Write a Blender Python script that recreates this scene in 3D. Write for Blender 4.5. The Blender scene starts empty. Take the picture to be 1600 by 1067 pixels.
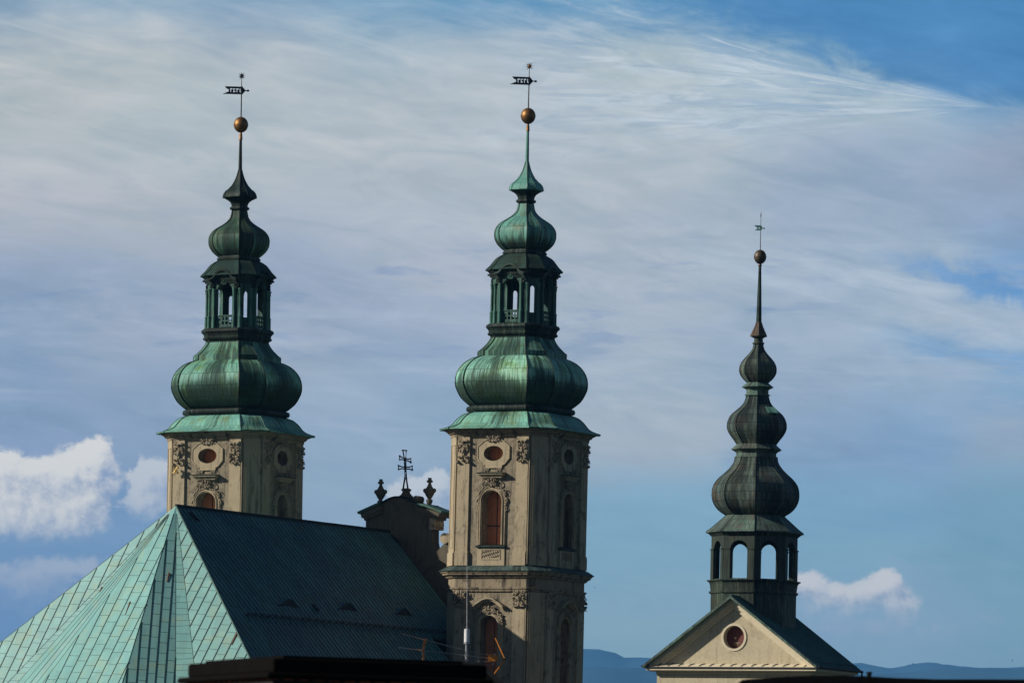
import bpy, bmesh, math, random
from mathutils import Vector, Matrix
from mathutils.geometry import tessellate_polygon
R = math.radians
sc = bpy.context.scene
col = sc.collection

# ------------------------------------------------------------------ camera
F = 8876.0                      # focal length in photo pixels (1600 wide)
EYE = 14.0
PITCH, ROLL = R(5.131), R(1.15)
cam_d = bpy.data.cameras.new('camera'); cam = bpy.data.objects.new('camera', cam_d); col.objects.link(cam)
sc.camera = cam
cam_d.sensor_width = 36.0; cam_d.lens = 36.0*F/1600.0
cam_d.clip_start = 1.0; cam_d.clip_end = 60000.0
CM = Matrix.Rotation(R(90)+PITCH, 3, 'X') @ Matrix.Rotation(ROLL, 3, 'Z')
cam.matrix_world = Matrix.Translation((0, 0, EYE)) @ CM.to_4x4()
cam_d.dof.use_dof = True; cam_d.dof.focus_distance = 410.0; cam_d.dof.aperture_fstop = 8.0

def ray(px, py):
    return CM @ Vector(((px-800)/F, (533.5-py)/F, -1.0))
def at(px, py, Y):                       # world point at depth Y seen at a photo pixel
    d = ray(px, py); return Vector((0, 0, EYE)) + d*(Y/d.y)
def on_plane(px, py, p0, nrm):
    d = ray(px, py); o = Vector((0, 0, EYE)); nrm = Vector(nrm)
    return o + d*((Vector(p0)-o).dot(nrm)/d.dot(nrm))
def proj(p):
    q = CM.transposed() @ (Vector(p)-Vector((0, 0, EYE)))
    return 800+F*q.x/-q.z, 533.5-F*q.y/-q.z
def height_at(x, y, py):                 # z of the point above (x,y) that shows on row py
    z = 30.0
    for _ in range(6):
        _, q = proj((x, y, z)); z += (q-py)*y/F
    return z

# ------------------------------------------------------------------ render / view
sc.render.engine = 'CYCLES'
sc.view_settings.view_transform = 'Standard'; sc.view_settings.look = 'None'
sc.view_settings.exposure = 0.0; sc.view_settings.gamma = 1.0
sc.cycles.max_bounces = 5; sc.cycles.volume_bounces = 0

# ------------------------------------------------------------------ node helper
class NT:
    def __init__(s, nt): s.nt = nt; s.N = nt.nodes; s.L = nt.links
    def put(s, sock, v):
        if v is None: return
        if hasattr(v, 'is_output') or isinstance(v, bpy.types.NodeSocket): s.L.new(v, sock)
        else:
            if isinstance(v, (tuple, list)) and sock.type == 'RGBA' and len(v) == 3: v = (*v, 1)
            sock.default_value = v
    def m(s, op, a, b=None, c=None, clamp=False):
        n = s.N.new('ShaderNodeMath'); n.operation = op; n.use_clamp = clamp
        s.put(n.inputs[0], a); s.put(n.inputs[1], b); s.put(n.inputs[2], c); return n.outputs[0]
    def v(s, op, a, b=None, sc_=None):
        n = s.N.new('ShaderNodeVectorMath'); n.operation = op
        s.put(n.inputs[0], a); s.put(n.inputs[1], b)
        if sc_ is not None: s.put(n.inputs[3], sc_)
        return n.outputs['Value'] if op in ('DOT_PRODUCT', 'DISTANCE', 'LENGTH') else n.outputs[0]
    def xyz(s, x=0.0, y=0.0, z=0.0):
        n = s.N.new('ShaderNodeCombineXYZ'); s.put(n.inputs[0], x); s.put(n.inputs[1], y); s.put(n.inputs[2], z); return n.outputs[0]
    def sep(s, v):
        n = s.N.new('ShaderNodeSeparateXYZ'); s.put(n.inputs[0], v); return n.outputs
    def noise(s, vec, scale, detail=4, rough=.55, dist=0.0, color=False):
        n = s.N.new('ShaderNodeTexNoise'); s.put(n.inputs['Vector'], vec); s.put(n.inputs['Scale'], scale)
        n.inputs['Detail'].default_value = detail; n.inputs['Roughness'].default_value = rough; n.inputs['Distortion'].default_value = dist
        return n.outputs['Color' if color else 'Fac']
    def ss(s, x, a, b, to0=0.0, to1=1.0):
        n = s.N.new('ShaderNodeMapRange'); n.interpolation_type = 'SMOOTHSTEP'
        s.put(n.inputs[0], x); n.inputs[1].default_value = a; n.inputs[2].default_value = b
        n.inputs[3].default_value = to0; n.inputs[4].default_value = to1; return n.outputs[0]
    def mix(s, f, a, b, mode='MIX'):
        n = s.N.new('ShaderNodeMix'); n.data_type = 'RGBA'; n.blend_type = mode
        s.put(n.inputs[0], f); s.put(n.inputs[6], a); s.put(n.inputs[7], b); return n.outputs[2]

def lin(c):
    return tuple((x/255/12.92 if x/255 <= .04045 else ((x/255+.055)/1.055)**2.4) for x in c)

# ------------------------------------------------------------------ world: clear sky + cloud layers by direction
SUN_AZ, SUN_EL = 82.0, 25.5      # degrees left of the viewing axis (towards the camera), elevation
SKY_PTS = [  # (x, y) in thousandths of the view, cloud-veil colour
#SKYTABLE-BEGIN
 (0,0,141,168,191),(200,0,157,182,201),(400,0,141,170,196),(600,0,115,160,193),(800,0,104,157,196),(1000,0,98,155,194),(1300,0,96,150,189),(1600,0,96,147,186),
 (0,80,193,199,199),(200,80,198,202,201),(400,80,191,198,201),(600,80,181,196,204),(800,85,187,197,201),(1000,90,194,205,204),(1200,60,119,163,193),(1200,110,184,201,205),
 (1400,70,96,150,189),(1600,80,89,141,183),(0,165,199,203,200),(300,165,191,199,200),(600,160,194,201,203),(800,165,191,199,202),(1000,160,196,205,205),(1200,165,188,203,207),
 (1400,160,192,207,210),(1520,150,145,179,210),(1600,120,99,149,186),(0,250,194,199,201),(300,250,192,199,201),(600,250,194,200,203),(900,250,194,201,204),(1100,240,192,201,205),
 (1250,240,172,185,201),(1400,240,159,176,196),(1600,230,162,173,191),(0,350,194,196,202),(250,350,194,197,201),(600,350,191,198,206),(900,350,191,198,204),(1100,350,186,195,204),
 (1300,340,166,181,199),(1600,340,158,174,197),(0,440,153,169,192),(200,440,164,178,197),(500,445,166,178,197),(700,450,189,195,205),(950,450,190,198,206),(1200,440,186,197,207),
 (1400,430,170,187,203),(1600,430,121,164,210),(0,520,154,173,197),(200,530,180,189,203),(450,520,180,190,204),(660,520,169,183,203),(950,520,185,195,206),(1250,510,173,188,204),
 (1450,480,188,200,209),(1600,500,188,200,210),(0,610,154,173,197),(200,610,156,174,197),(550,610,173,189,205),(660,640,163,183,202),(1000,600,181,195,205),(1250,590,173,189,205),
 (1450,590,170,189,208),(1600,590,151,184,215),(0,690,154,172,203),(520,700,165,184,203),(680,710,163,183,203),(980,690,193,199,204),(1300,690,154,175,202),(1420,680,148,177,208),
 (1600,690,167,181,197),(500,780,166,186,204),(980,780,148,186,207),(1300,780,140,180,205),(1600,780,134,175,196),(0,840,134,163,199),(230,860,135,164,199),(980,870,152,189,202),
 (1300,860,147,185,202),(1600,860,135,174,191),(0,960,127,157,199),(980,960,164,193,201),(1300,960,160,187,207),(1480,960,157,185,201),(1600,960,144,182,192),(980,1040,169,197,196),
 (1400,1030,164,191,199),(1600,1030,158,185,191),(0,1040,133,163,199),
#SKYTABLE-END
]
world = bpy.data.worlds.new('World'); sc.world = world; world.use_nodes = True; world.cycles.sampling_method = 'MANUAL'; world.cycles.sample_map_resolution = 256
W = NT(world.node_tree); W.N.clear()
def build_world():
    geo = W.N.new('ShaderNodeTexCoord'); d = geo.outputs['Generated']
    rx, ry, rz = (tuple(CM.col[i]) for i in range(3))
    fw = W.v('DOT_PRODUCT', d, tuple(-c for c in rz))
    inv = W.m('DIVIDE', 1.0, W.m('MAXIMUM', fw, 0.05))
    U = W.m('ADD', W.m('MULTIPLY', W.m('MULTIPLY', W.v('DOT_PRODUCT', d, rx), inv), F/1000), .8)
    V = W.m('SUBTRACT', .5335, W.m('MULTIPLY', W.m('MULTIPLY', W.v('DOT_PRODUCT', d, ry), inv), F/1000))
    P = W.xyz(U, V, 0.0)
    # wind-drawn frame: streaks fall gently to the right
    Us = W.m('ADD', W.m('MULTIPLY', U, .985), W.m('MULTIPLY', V, .17))
    Vs = W.m('SUBTRACT', W.m('MULTIPLY', V, .985), W.m('MULTIPLY', U, .17))
    st = W.noise(W.xyz(W.m('MULTIPLY', Us, 1.6), W.m('MULTIPLY', Vs, 7.0), 1.3), 1.6, 6, .6, .6)
    st2 = W.noise(W.xyz(W.m('MULTIPLY', Us, 2.2), W.m('MULTIPLY', Vs, 10.0), 4.7), 2.6, 7, .62, .9)
    st3 = W.noise(W.xyz(W.m('MULTIPLY', U, 2.0), W.m('MULTIPLY', V, 7.0), 9.1), 2.3, 6, .6, .4)
    wx = W.m('MULTIPLY', W.m('SUBTRACT', st, .5), .22)
    wy = W.m('ADD', W.m('MULTIPLY', W.m('SUBTRACT', st2, .5), .07), W.m('MULTIPLY', W.m('SUBTRACT', st3, .5), .07))
    Q = W.xyz(W.m('MULTIPLY', W.m('ADD', U, wx), .62), W.m('ADD', V, wy), 0.0)
    acc = None; wsum = None
    for (x, y, r, g, b) in SKY_PTS:
        dd = W.v('DISTANCE', Q, (x/1000*.62, y/1000, 0))
        e = W.m('EXPONENT', W.m('MULTIPLY', W.m('MULTIPLY', dd, dd), -1/(.058**2)), None)
        e = W.m('ADD', e, 1e-7) if False else e
        cc = W.v('SCALE', lin((r, g, b)), None, e)
        acc = cc if acc is None else W.v('ADD', acc, cc)
        wsum = e if wsum is None else W.m('ADD', wsum, e)
    veil = W.v('SCALE', acc, None, W.m('DIVIDE', 1.0, W.m('MAXIMUM', wsum, 1e-9)))
    # darker ragged gaps in the left and middle
    gp_ = W.noise(W.xyz(W.m('MULTIPLY', U, 3.2), W.m('MULTIPLY', V, 15.0), 2.2), 1.5, 7, .62, .35)
    gv = W.m('MULTIPLY', W.m('SUBTRACT', V, .47), 9.0); gv = W.m('EXPONENT', W.m('MULTIPLY', W.m('MULTIPLY', gv, gv), -1.0))
    veil = W.mix(W.m('MULTIPLY', W.m('MULTIPLY', W.ss(gp_, .53, .66), gv), .55), veil, lin((132, 154, 194)))
    veil = W.mix(W.m('MULTIPLY', W.m('MULTIPLY', W.ss(gp_, .46, .36), gv), .45), veil, lin((172, 184, 206)))
    # feathered wedge of ice cloud running out to a point on the right
    dx = W.m('MAXIMUM', W.m('SUBTRACT', 1.56, U), .004)
    wr = W.m('DIVIDE', W.m('SUBTRACT', V, .168), dx)
    wn = W.noise(W.xyz(W.m('MULTIPLY', wr, 5.5), W.m('MULTIPLY', dx, 1.6), 6.0), 2.6, 7, .62, .5)
    wn2 = W.noise(W.xyz(W.m('MULTIPLY', U, 2.4), W.m('MULTIPLY', V, 5.0), 3.0), 3.0, 7, .65, .8)
    we = W.m('ADD', wr, W.m('MULTIPLY', W.m('SUBTRACT', wn2, .5), W.m('MULTIPLY', W.ss(dx, 0.0, .3), .17)))
    wm = W.m('MULTIPLY', W.ss(we, -.33, -.20), W.ss(we, .20, .05))
    wm = W.m('MULTIPLY', wm, W.m('MULTIPLY', W.ss(dx, .0, .07), W.ss(dx, 1.0, .45)))
    wm = W.m('MULTIPLY', wm, W.ss(W.m('MULTIPLY_ADD', wn, .7, W.m('MULTIPLY', wn2, .3)), .36, .62))
    blue = W.m('MULTIPLY', W.m('MULTIPLY', W.ss(W.m('ADD', we, W.m('MULTIPLY', W.m('SUBTRACT', wn2, .5), .35)), -.18, -.42), W.ss(U, .75, 1.15)), W.ss(W.m('ADD', V, W.m('MULTIPLY', W.m('SUBTRACT', wn2, .5), .12)), .20, .13))
    veil = W.mix(W.m('MULTIPLY', blue, .85), veil, lin((76, 135, 190)))
    fine = W.noise(W.xyz(W.m('MULTIPLY', wr, 15.0), W.m('MULTIPLY', dx, 3.2), 2.0), 2.2, 8, .66, .9)
    veil = W.mix(W.m('MULTIPLY', W.m('MULTIPLY', wm, W.ss(fine, .56, .40)), .45), veil, lin((150, 177, 210)))
    veil = W.mix(W.m('MULTIPLY', W.m('MULTIPLY', wm, W.ss(fine, .42, .60)), .95), veil, lin((204, 216, 226)))
    # slanting lighter band on the right with a clear gap above it
    ln = W.m('SUBTRACT', V, W.m('MULTIPLY_ADD', W.m('SUBTRACT', U, 1.05), .22, .385))
    ln = W.m('ADD', ln, W.m('MULTIPLY', W.m('SUBTRACT', wn2, .5), .12))
    bn = W.m('EXPONENT', W.m('MULTIPLY', W.m('MULTIPLY', W.m('DIVIDE', ln, .034), W.m('DIVIDE', ln, .034)), -1.0))
    sb = W.noise(W.xyz(W.m('MULTIPLY', U, 3.5), W.m('MULTIPLY', W.m('SUBTRACT', V, W.m('MULTIPLY', U, .22)), 26.0), 8.0), 1.4, 7, .65, .5)
    veil = W.mix(W.m('MULTIPLY', W.m('MULTIPLY', bn, W.ss(U, 1.0, 1.2)), W.m('MULTIPLY', W.ss(sb, .36, .60), .75)), veil, lin((196, 209, 221)))
    l2 = W.m('DIVIDE', W.m('ADD', ln, .052), .017)
    gp2 = W.m('EXPONENT', W.m('MULTIPLY', W.m('MULTIPLY', l2, l2), -1.0))
    veil = W.mix(W.m('MULTIPLY', W.m('MULTIPLY', gp2, W.ss(U, 1.32, 1.52)), .75), veil, lin((102, 158, 214)))
    l3 = W.m('DIVIDE', W.m('SUBTRACT', ln, .062), .022)
    gp3 = W.m('EXPONENT', W.m('MULTIPLY', W.m('MULTIPLY', l3, l3), -1.0))
    veil = W.mix(W.m('MULTIPLY', W.m('MULTIPLY', gp3, W.ss(U, 1.30, 1.5)), .6), veil, lin((118, 168, 216)))
    # thin pale threads across the lower left and middle
    tv = W.m('DIVIDE', W.m('SUBTRACT', V, .56), .12); tv = W.m('EXPONENT', W.m('MULTIPLY', W.m('MULTIPLY', tv, tv), -1.0))
    th = W.noise(W.xyz(W.m('MULTIPLY', U, 2.2), W.m('MULTIPLY', V, 30.0), 12.0), 1.3, 7, .6, .4)
    veil = W.mix(W.m('MULTIPLY', W.m('MULTIPLY', tv, W.ss(th, .52, .68)), .5), veil, lin((190, 202, 216)))
    # fine wisps
    det = W.m('ADD', W.m('MULTIPLY', W.m('SUBTRACT', st2, .5), .38), W.m('MULTIPLY', W.m('SUBTRACT', st3, .5), .28))
    upper = W.ss(V, .98, .55)
    det = W.m('ADD', 1.0, W.m('MULTIPLY', det, W.m('MULTIPLY_ADD', upper, .75, .25)))
    veil = W.v('SCALE', veil, None, det)
    veil = W.v('MULTIPLY', veil, W.xyz(W.m('POWER', det, .7), W.m('POWER', det, .25), 1.0))
    # cumulus banks: soft blobs broken by noise, lit from the left
    def density(du, dv, blobs):
        u = W.m('ADD', U, du); v = W.m('ADD', V, dv)
        n1 = W.noise(W.xyz(u, v, .4), 30.0, 8, .64, .2)
        wu = u
        s = None
        for (x, y, a, b, k) in blobs:
            q = W.v('MULTIPLY', W.v('SUBTRACT', W.xyz(wu, v, 0.0), (x/1000, y/1000, 0)), (1000/a, 1000/b, 0))
            dd = W.v('DOT_PRODUCT', q, q)
            e = W.m('MULTIPLY', W.m('EXPONENT', W.m('MULTIPLY', dd, -1.0)), k)
            s = e if s is None else W.m('ADD', s, e)
        return W.m('ADD', s, W.m('MULTIPLY', W.m('SUBTRACT', n1, .5), 1.7)), s
    def cumulus(base, blobs, bright, shade, lo, hi, op, fade):
        d0, s0 = density(0.0, 0.0, blobs); d1, s1 = density(-.010, -.012, blobs)
        low = W.ss(V, fade[1]-.045, fade[0]-.01)
        mask = W.m('ADD', W.m('MULTIPLY', W.ss(d0, lo, hi), W.m('SUBTRACT', 1.0, low)), W.m('MULTIPLY', W.ss(W.m('MULTIPLY_ADD', d0, .25, W.m('MULTIPLY', s0, .75)), .15, 1.25), low))
        mask = W.m('MULTIPLY', W.m('MULTIPLY', mask, W.ss(s0, .08, .4)), W.m('MULTIPLY', W.ss(V, fade[0], fade[1]), op))
        lit = W.ss(W.m('ADD', W.m('SUBTRACT', d0, d1), W.m('MULTIPLY', W.m('SUBTRACT', s0, 1.0), -.12)), -.95, .42)
        return W.mix(mask, base, W.mix(lit, lin(shade), lin(bright)))
    c = veil
    c = cumulus(c, [(20,900,120,30,.75),(125,885,70,22,.55),(60,950,90,45,.5)], (196,202,214), (138,158,196), .28, .85, .85, (1.02, .88))
    c = cumulus(c, [(-5,735,32,34,.9),(30,735,34,26,.8),(68,738,28,22,.75),(104,728,28,26,.8),(140,712,32,30,1.0),(158,735,30,40,.8),(60,775,90,40,.9),(130,765,46,46,.8),(40,820,90,34,.7),(130,815,40,34,.45)], (250,245,236), (152,168,198), .30, .78, .97, (.92, .79))
    c = cumulus(c, [(225,740,26,26,.8),(252,735,24,22,.7),(240,775,36,36,.75),(215,790,30,30,.4)], (226,226,226), (154,172,202), .32, .66, .85, (.85, .79))
    c = cumulus(c, [(650,765,34,26,.8),(685,758,28,24,.8),(620,780,28,20,.5),(670,800,60,40,.5)], (226,228,228), (158,176,204), .32, .7, .85, (.86, .80))
    c = cumulus(c, [(1240,912,24,22,.8),(1270,910,22,20,.8),(1300,922,26,18,.7),(1335,924,26,18,.7),(1364,918,20,18,.7),(1386,908,22,20,1.0),(1404,928,24,26,.85),(1420,955,30,26,.5),(1310,950,90,26,.6)], (243,236,230), (146,162,192), .30, .80, .92, (1.01, .92))
    c = cumulus(c, [(1300,980,120,32,.55),(1440,985,90,34,.5),(1560,960,50,24,.4)], (184, 194, 208), (140, 164, 196), .26, 1.0, .8, (1.05, .98))
    c = cumulus(c, [(1340,702,70,15,.6)], (140,152,178), (128,148,180), .35, 1.1, .6, (1.0, .9))
    c = cumulus(c, [(985,942,80,18,.5),(1080,930,30,14,.3)], (150,170,190), (132,158,188), .35, 1.0, .5, (1.1, 1.0))
    sky = W.N.new('ShaderNodeTexSky'); sky.sky_type = 'NISHITA'; sky.sun_disc = False
    sky.sun_elevation = R(SUN_EL); sky.sun_rotation = R(180+SUN_AZ); sky.altitude = 350; sky.air_density = .7; sky.dust_density = .6; sky.ozone_density = 2.0
    clear = W.v('SCALE', sky.outputs[0], None, .05)
    # the bank of cloud only hangs in this quarter of the sky; elsewhere it is clear
    near = W.m('MULTIPLY', W.ss(fw, .93, .975), 1.0)
    colr = W.mix(near, clear, c)
    bg = W.N.new('ShaderNodeBackground'); W.put(bg.inputs[0], colr); bg.inputs[1].default_value = 1.0
    out = W.N.new('ShaderNodeOutputWorld'); W.L.new(bg.outputs[0], out.inputs[0])
build_world()

# ------------------------------------------------------------------ sun
sd = bpy.data.lights.new('sun', 'SUN'); sd.energy = 5.0; sd.angle = R(.5); sd.color = (1.0, .93, .82)
sun = bpy.data.objects.new('sun', sd); col.objects.link(sun)
to_sun = Vector((-math.sin(R(SUN_AZ))*math.cos(R(SUN_EL)), -math.cos(R(SUN_AZ))*math.cos(R(SUN_EL)), math.sin(R(SUN_EL))))
sun.rotation_euler = to_sun.to_track_quat('Z', 'Y').to_euler(); sun.location = (0, 0, 200)

# ------------------------------------------------------------------ materials
def new_mat(name):
    m = bpy.data.materials.new(name); m.use_nodes = True
    t = NT(m.node_tree); b = m.node_tree.nodes['Principled BSDF']; return m, t, b
def bump(t, b, h, strength=.5, dist=.05):
    n = t.N.new('ShaderNodeBump'); n.inputs['Strength'].default_value = strength; n.inputs['Distance'].default_value = dist
    t.put(n.inputs['Height'], h); t.L.new(n.outputs[0], b.inputs['Normal'])

def copper(name, c1, c2, c3, stain=.5, soot=(.015, .018, .016), w=.42, h=.95, rough=.5, var=.3, line=.55, streak=1.0, seed=0.0, spec=.22, bmp=.4, mid=0.0, midw=2.6, low=None, rows=False):
    """patinated sheet copper. UV x runs across the sheets, y down them (metres)"""
    m, t, b = new_mat(name)
    tc = t.N.new('ShaderNodeTexCoord'); uv = t.sep(tc.outputs['UV'])
    oi = t.N.new('ShaderNodeObjectInfo'); off = t.v('SCALE', oi.outputs['Location'], None, .37)
    P = t.v('ADD', tc.outputs['Object'], off)
    br = t.N.new('ShaderNodeTexBrick'); t.L.new(t.xyz(uv[0], uv[1], 0.0) if rows else t.xyz(uv[1], uv[0], 0.0), br.inputs['Vector'])
    br.inputs['Color1'].default_value = (0, 0, 0, 1); br.inputs['Color2'].default_value = (1, 1, 1, 1); br.inputs['Mortar'].default_value = (.5, .5, .5, 1)
    br.inputs['Scale'].default_value = 1.0; br.inputs['Mortar Size'].default_value = .015; br.inputs['Mortar Smooth'].default_value = .2
    br.inputs['Brick Width'].default_value = w if rows else h; br.inputs['Row Height'].default_value = h if rows else w
    pan = t.sep(br.outputs['Color'])[0]; mort = br.outputs['Fac']
    n1 = t.noise(P, .22+seed*.01, 4, .6); n2 = t.noise(P, .9, 5, .6)
    face = t.m('MULTIPLY', uv[0], 1.0)
    sv = t.xyz(t.m('MULTIPLY', uv[0], 4.6), t.m('MULTIPLY', uv[1], .20), t.m('ADD', t.sep(off)[0], seed))
    s1 = t.noise(sv, 1.0, 6, .68); s2 = t.noise(t.v('SCALE', sv, None, 3.1), 1.0, 3, .6)
    base = t.mix(t.ss(n1, .38, .62), c1, c2)
    base = t.mix(t.m('MULTIPLY', t.ss(n2, .48, .7), .8), base, c3)
    lightstreak = t.m('MULTIPLY', t.ss(s2, .5, .72), .35*streak)
    base = t.mix(lightstreak, base, tuple(min(1, x*1.45+.02) for x in c1))
    grey = t.m('MULTIPLY', t.ss(t.noise(t.v('SCALE', sv, None, 2.3), 1.0, 4, .7), .52, .68), .55*min(1.0, stain*2))
    base = t.mix(grey, base, (.27, .28, .20))
    pv = t.m('MULTIPLY_ADD', pan, var, 1-var/2)
    base = t.v('SCALE', base, None, pv)
    # a slow patchy factor decides where soot runs gather
    patch = t.noise(t.xyz(t.m('MULTIPLY', uv[0], .55), t.m('MULTIPLY', uv[1], .30), t.m('ADD', t.sep(off)[1], seed+3.0)), 1.0, 4, .6)
    run = t.m('ADD', t.m('ADD', t.m('MULTIPLY', s1, .52), t.m('MULTIPLY', patch, .42)), t.m('MULTIPLY', s2, .24))
    if mid:                                                     # runs gather down the middle of each facet, arrises wash clean
        ul = t.m('ABSOLUTE', t.m('SUBTRACT', t.m('PINGPONG', uv[0], 10.0) if False else t.m('WRAP', uv[0], 10.0, -10.0), 0.0))
        run = t.m('ADD', run, t.m('MULTIPLY', t.m('SUBTRACT', .5, t.m('DIVIDE', ul, midw)), mid))
    if low:                                                     # darkens to near-black towards the bottom of the bulb
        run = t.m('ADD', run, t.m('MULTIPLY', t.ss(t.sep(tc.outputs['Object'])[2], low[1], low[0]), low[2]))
    k = t.m('ADD', t.m('MULTIPLY', t.ss(run, .73-stain*.30, .82-stain*.27), .62), t.m('MULTIPLY', t.ss(run, .66-stain*.30, 1.0-stain*.26), .38))
    base = t.mix(t.m('MULTIPLY', k, .9), base, soot)
    base = t.mix(t.m('MULTIPLY', mort, line), base, tuple(x*.35 for x in soot))
    t.put(b.inputs['Base Color'], base); b.inputs['Roughness'].default_value = rough
    t.put(b.inputs['Specular IOR Level'], t.m('MULTIPLY', t.m('SUBTRACT', 1.0, t.m('MULTIPLY', k, .8)), spec))
    hh = t.m('ADD', t.m('MULTIPLY', mort, 1.0), t.m('ADD', t.m('MULTIPLY', t.noise(tc.outputs['UV'], 1.7, 3, .5), .9), t.m('MULTIPLY', pan, .25)))
    bump(t, b, hh, bmp, .04)
    return m

def stone(name, c, grain=.25, scale=2.0, b_str=.3, dirt=.35, dirtc=(.06, .05, .04), bscale=9.0, rug=.7):
    m, t, b = new_mat(name)
    tc = t.N.new('ShaderNodeTexCoord'); P = tc.outputs['Object']
    n1 = t.noise(P, scale*.25, 5, .62); n2 = t.noise(P, bscale, 5, .7)
    pz = t.sep(P)
    sv = t.xyz(t.m('MULTIPLY', pz[0], 2.2), t.m('MULTIPLY', pz[1], 2.2), t.m('MULTIPLY', pz[2], .22))
    s1 = t.noise(sv, 1.3, 5, .65)
    base = t.mix(n1, tuple(x*(1-grain) for x in c), tuple(min(1, x*(1+grain)) for x in c))
    base = t.v('SCALE', base, None, t.m('MULTIPLY_ADD', n2, rug, 1-rug*.5))
    base = t.mix(t.m('MULTIPLY', t.ss(s1, .50, .70), dirt), base, dirtc)
    n3 = t.noise(P, .9, 6, .7, .6)
    base = t.mix(t.m('MULTIPLY', t.ss(n3, .54, .66), dirt*.8), base, dirtc)
    t.put(b.inputs['Base Color'], base); b.inputs['Roughness'].default_value = .92; b.inputs['Specular IOR Level'].default_value = .15
    bump(t, b, t.m('ADD', n2, t.m('MULTIPLY', n1, .5)), b_str, .06)
    return m

def plain(name, c, rough=.6, metal=0.0, var=.25, scale=3.0, spec=.4):
    m, t, b = new_mat(name)
    tc = t.N.new('ShaderNodeTexCoord'); n = t.noise(tc.outputs['Object'], scale, 5, .65)
    t.put(b.inputs['Base Color'], t.mix(n, tuple(x*(1-var) for x in c), tuple(min(1, x*(1+var)) for x in c)))
    b.inputs['Roughness'].default_value = rough; b.inputs['Metallic'].default_value = metal; b.inputs['Specular IOR Level'].default_value = spec
    return m

M = {}
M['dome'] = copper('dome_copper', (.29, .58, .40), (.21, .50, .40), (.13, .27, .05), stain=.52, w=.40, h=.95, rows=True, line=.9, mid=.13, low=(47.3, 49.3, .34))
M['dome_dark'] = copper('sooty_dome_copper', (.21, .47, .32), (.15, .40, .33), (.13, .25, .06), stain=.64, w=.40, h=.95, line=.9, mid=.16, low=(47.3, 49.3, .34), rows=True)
M['skirt'] = copper('skirt_copper', (.19, .44, .33), (.16, .40, .34), (.17, .28, .13), stain=.46, w=.42, h=.85, rows=True, seed=5.0, line=.7, mid=.10)
M['neck'] = copper('neck_copper', (.13, .32, .22), (.12, .30, .25), (.14, .24, .10), stain=.6, w=.42, h=1.0, rows=True, seed=5.5, line=.7, mid=.12)
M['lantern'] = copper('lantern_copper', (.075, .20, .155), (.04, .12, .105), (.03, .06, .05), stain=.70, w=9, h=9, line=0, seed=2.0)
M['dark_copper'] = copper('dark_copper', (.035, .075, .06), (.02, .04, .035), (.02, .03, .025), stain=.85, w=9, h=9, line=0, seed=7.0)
M['ledge_copper'] = copper('ledge_copper', (.055, .09, .085), (.035, .06, .06), (.09, .16, .13), stain=.5, w=.7, h=9, line=.6, seed=7.7)
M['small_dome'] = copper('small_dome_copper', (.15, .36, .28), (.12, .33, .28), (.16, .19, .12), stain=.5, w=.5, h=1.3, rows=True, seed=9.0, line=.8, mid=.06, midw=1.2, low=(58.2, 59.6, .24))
M['small_dome_dark'] = copper('small_dome_dark_copper', (.18, .34, .20), (.08, .20, .15), (.17, .20, .11), stain=.92, w=.5, h=1.3, rows=True, seed=11.0, line=.8, mid=.14, midw=1.2)
M['spire_green'] = copper('spire_green_copper', (.13, .34, .28), (.12, .31, .26), (.12, .27, .20), stain=.16, w=.9, h=1.0, seed=4.0, line=.6)
M['spire_dark'] = copper('spire_dark_copper', (.04, .085, .065), (.02, .045, .04), (.02, .025, .025), stain=.75, w=.9, h=1.0, seed=6.0, line=.3)
M['apse'] = copper('apse_copper', (.19, .385, .36), (.17, .36, .345), (.24, .37, .29), stain=.0, w=.62, h=1.02, var=.16, line=.0, streak=.5, seed=1.0, spec=.2, bmp=.25)
M['nave'] = copper('nave_copper', (.07, .20, .20), (.05, .14, .17), (.065, .13, .11), stain=.22, w=.58, h=1.3, var=.3, line=.6, seed=3.0, spec=.3)
M['chapel_dome'] = copper('chapel_dome_copper', (.115, .155, .125), (.06, .09, .085), (.11, .085, .065), stain=.7, soot=(.014, .017, .018), w=.42, h=.62, rows=True, line=.9, spec=.08, seed=8.0, streak=1.4)
M['chapel_wood'] = copper('chapel_turret_copper', (.045, .062, .047), (.032, .046, .038), (.04, .036, .028), stain=.5, soot=(.010, .012, .012), w=9, h=9, line=0, seed=12.0, spec=.08)
M['chapel_roof'] = copper('chapel_roof_copper', (.14, .30, .28), (.12, .26, .26), (.10, .16, .12), stain=.2, w=.45, h=1.6, line=.5, seed=13.0)
M['chapel_skirt'] = copper('chapel_skirt_copper', (.11, .19, .15), (.09, .13, .11), (.10, .09, .075), stain=.5, soot=(.03, .03, .03), w=.35, h=.6, rows=True, line=.8, spec=.1, seed=14.0)
M['rust_copper'] = copper('rust_copper', (.10, .065, .045), (.08, .06, .045), (.06, .05, .04), stain=.4, w=.5, h=.8, line=.4, seed=15.0)
M['stone'] = stone('sandstone', (.385, .32, .215), .24, 2.0, .35, .62)
M['cornice_stone'] = stone('sooty_cornice_stone', (.27, .22, .15), .3, 3.0, .4, 1.0, dirtc=(.035, .03, .025))
M['stucco'] = stone('rough_stucco', (.26, .22, .155), .4, 3.0, 1.0, .85, bscale=3.2, rug=1.5)
M['carving'] = stone('carved_stone', (.33, .275, .195), .3, 5.0, .4, .55, dirtc=(.04, .035, .03))
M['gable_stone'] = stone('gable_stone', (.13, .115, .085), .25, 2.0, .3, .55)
M['cream'] = stone('cream_plaster', (.52, .45, .31), .12, 1.6, .15, .38, dirtc=(.22, .17, .10))
M['cream_trim'] = stone('cream_trim', (.66, .58, .42), .08, 1.2, .1, .15, dirtc=(.2, .17, .12))
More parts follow.
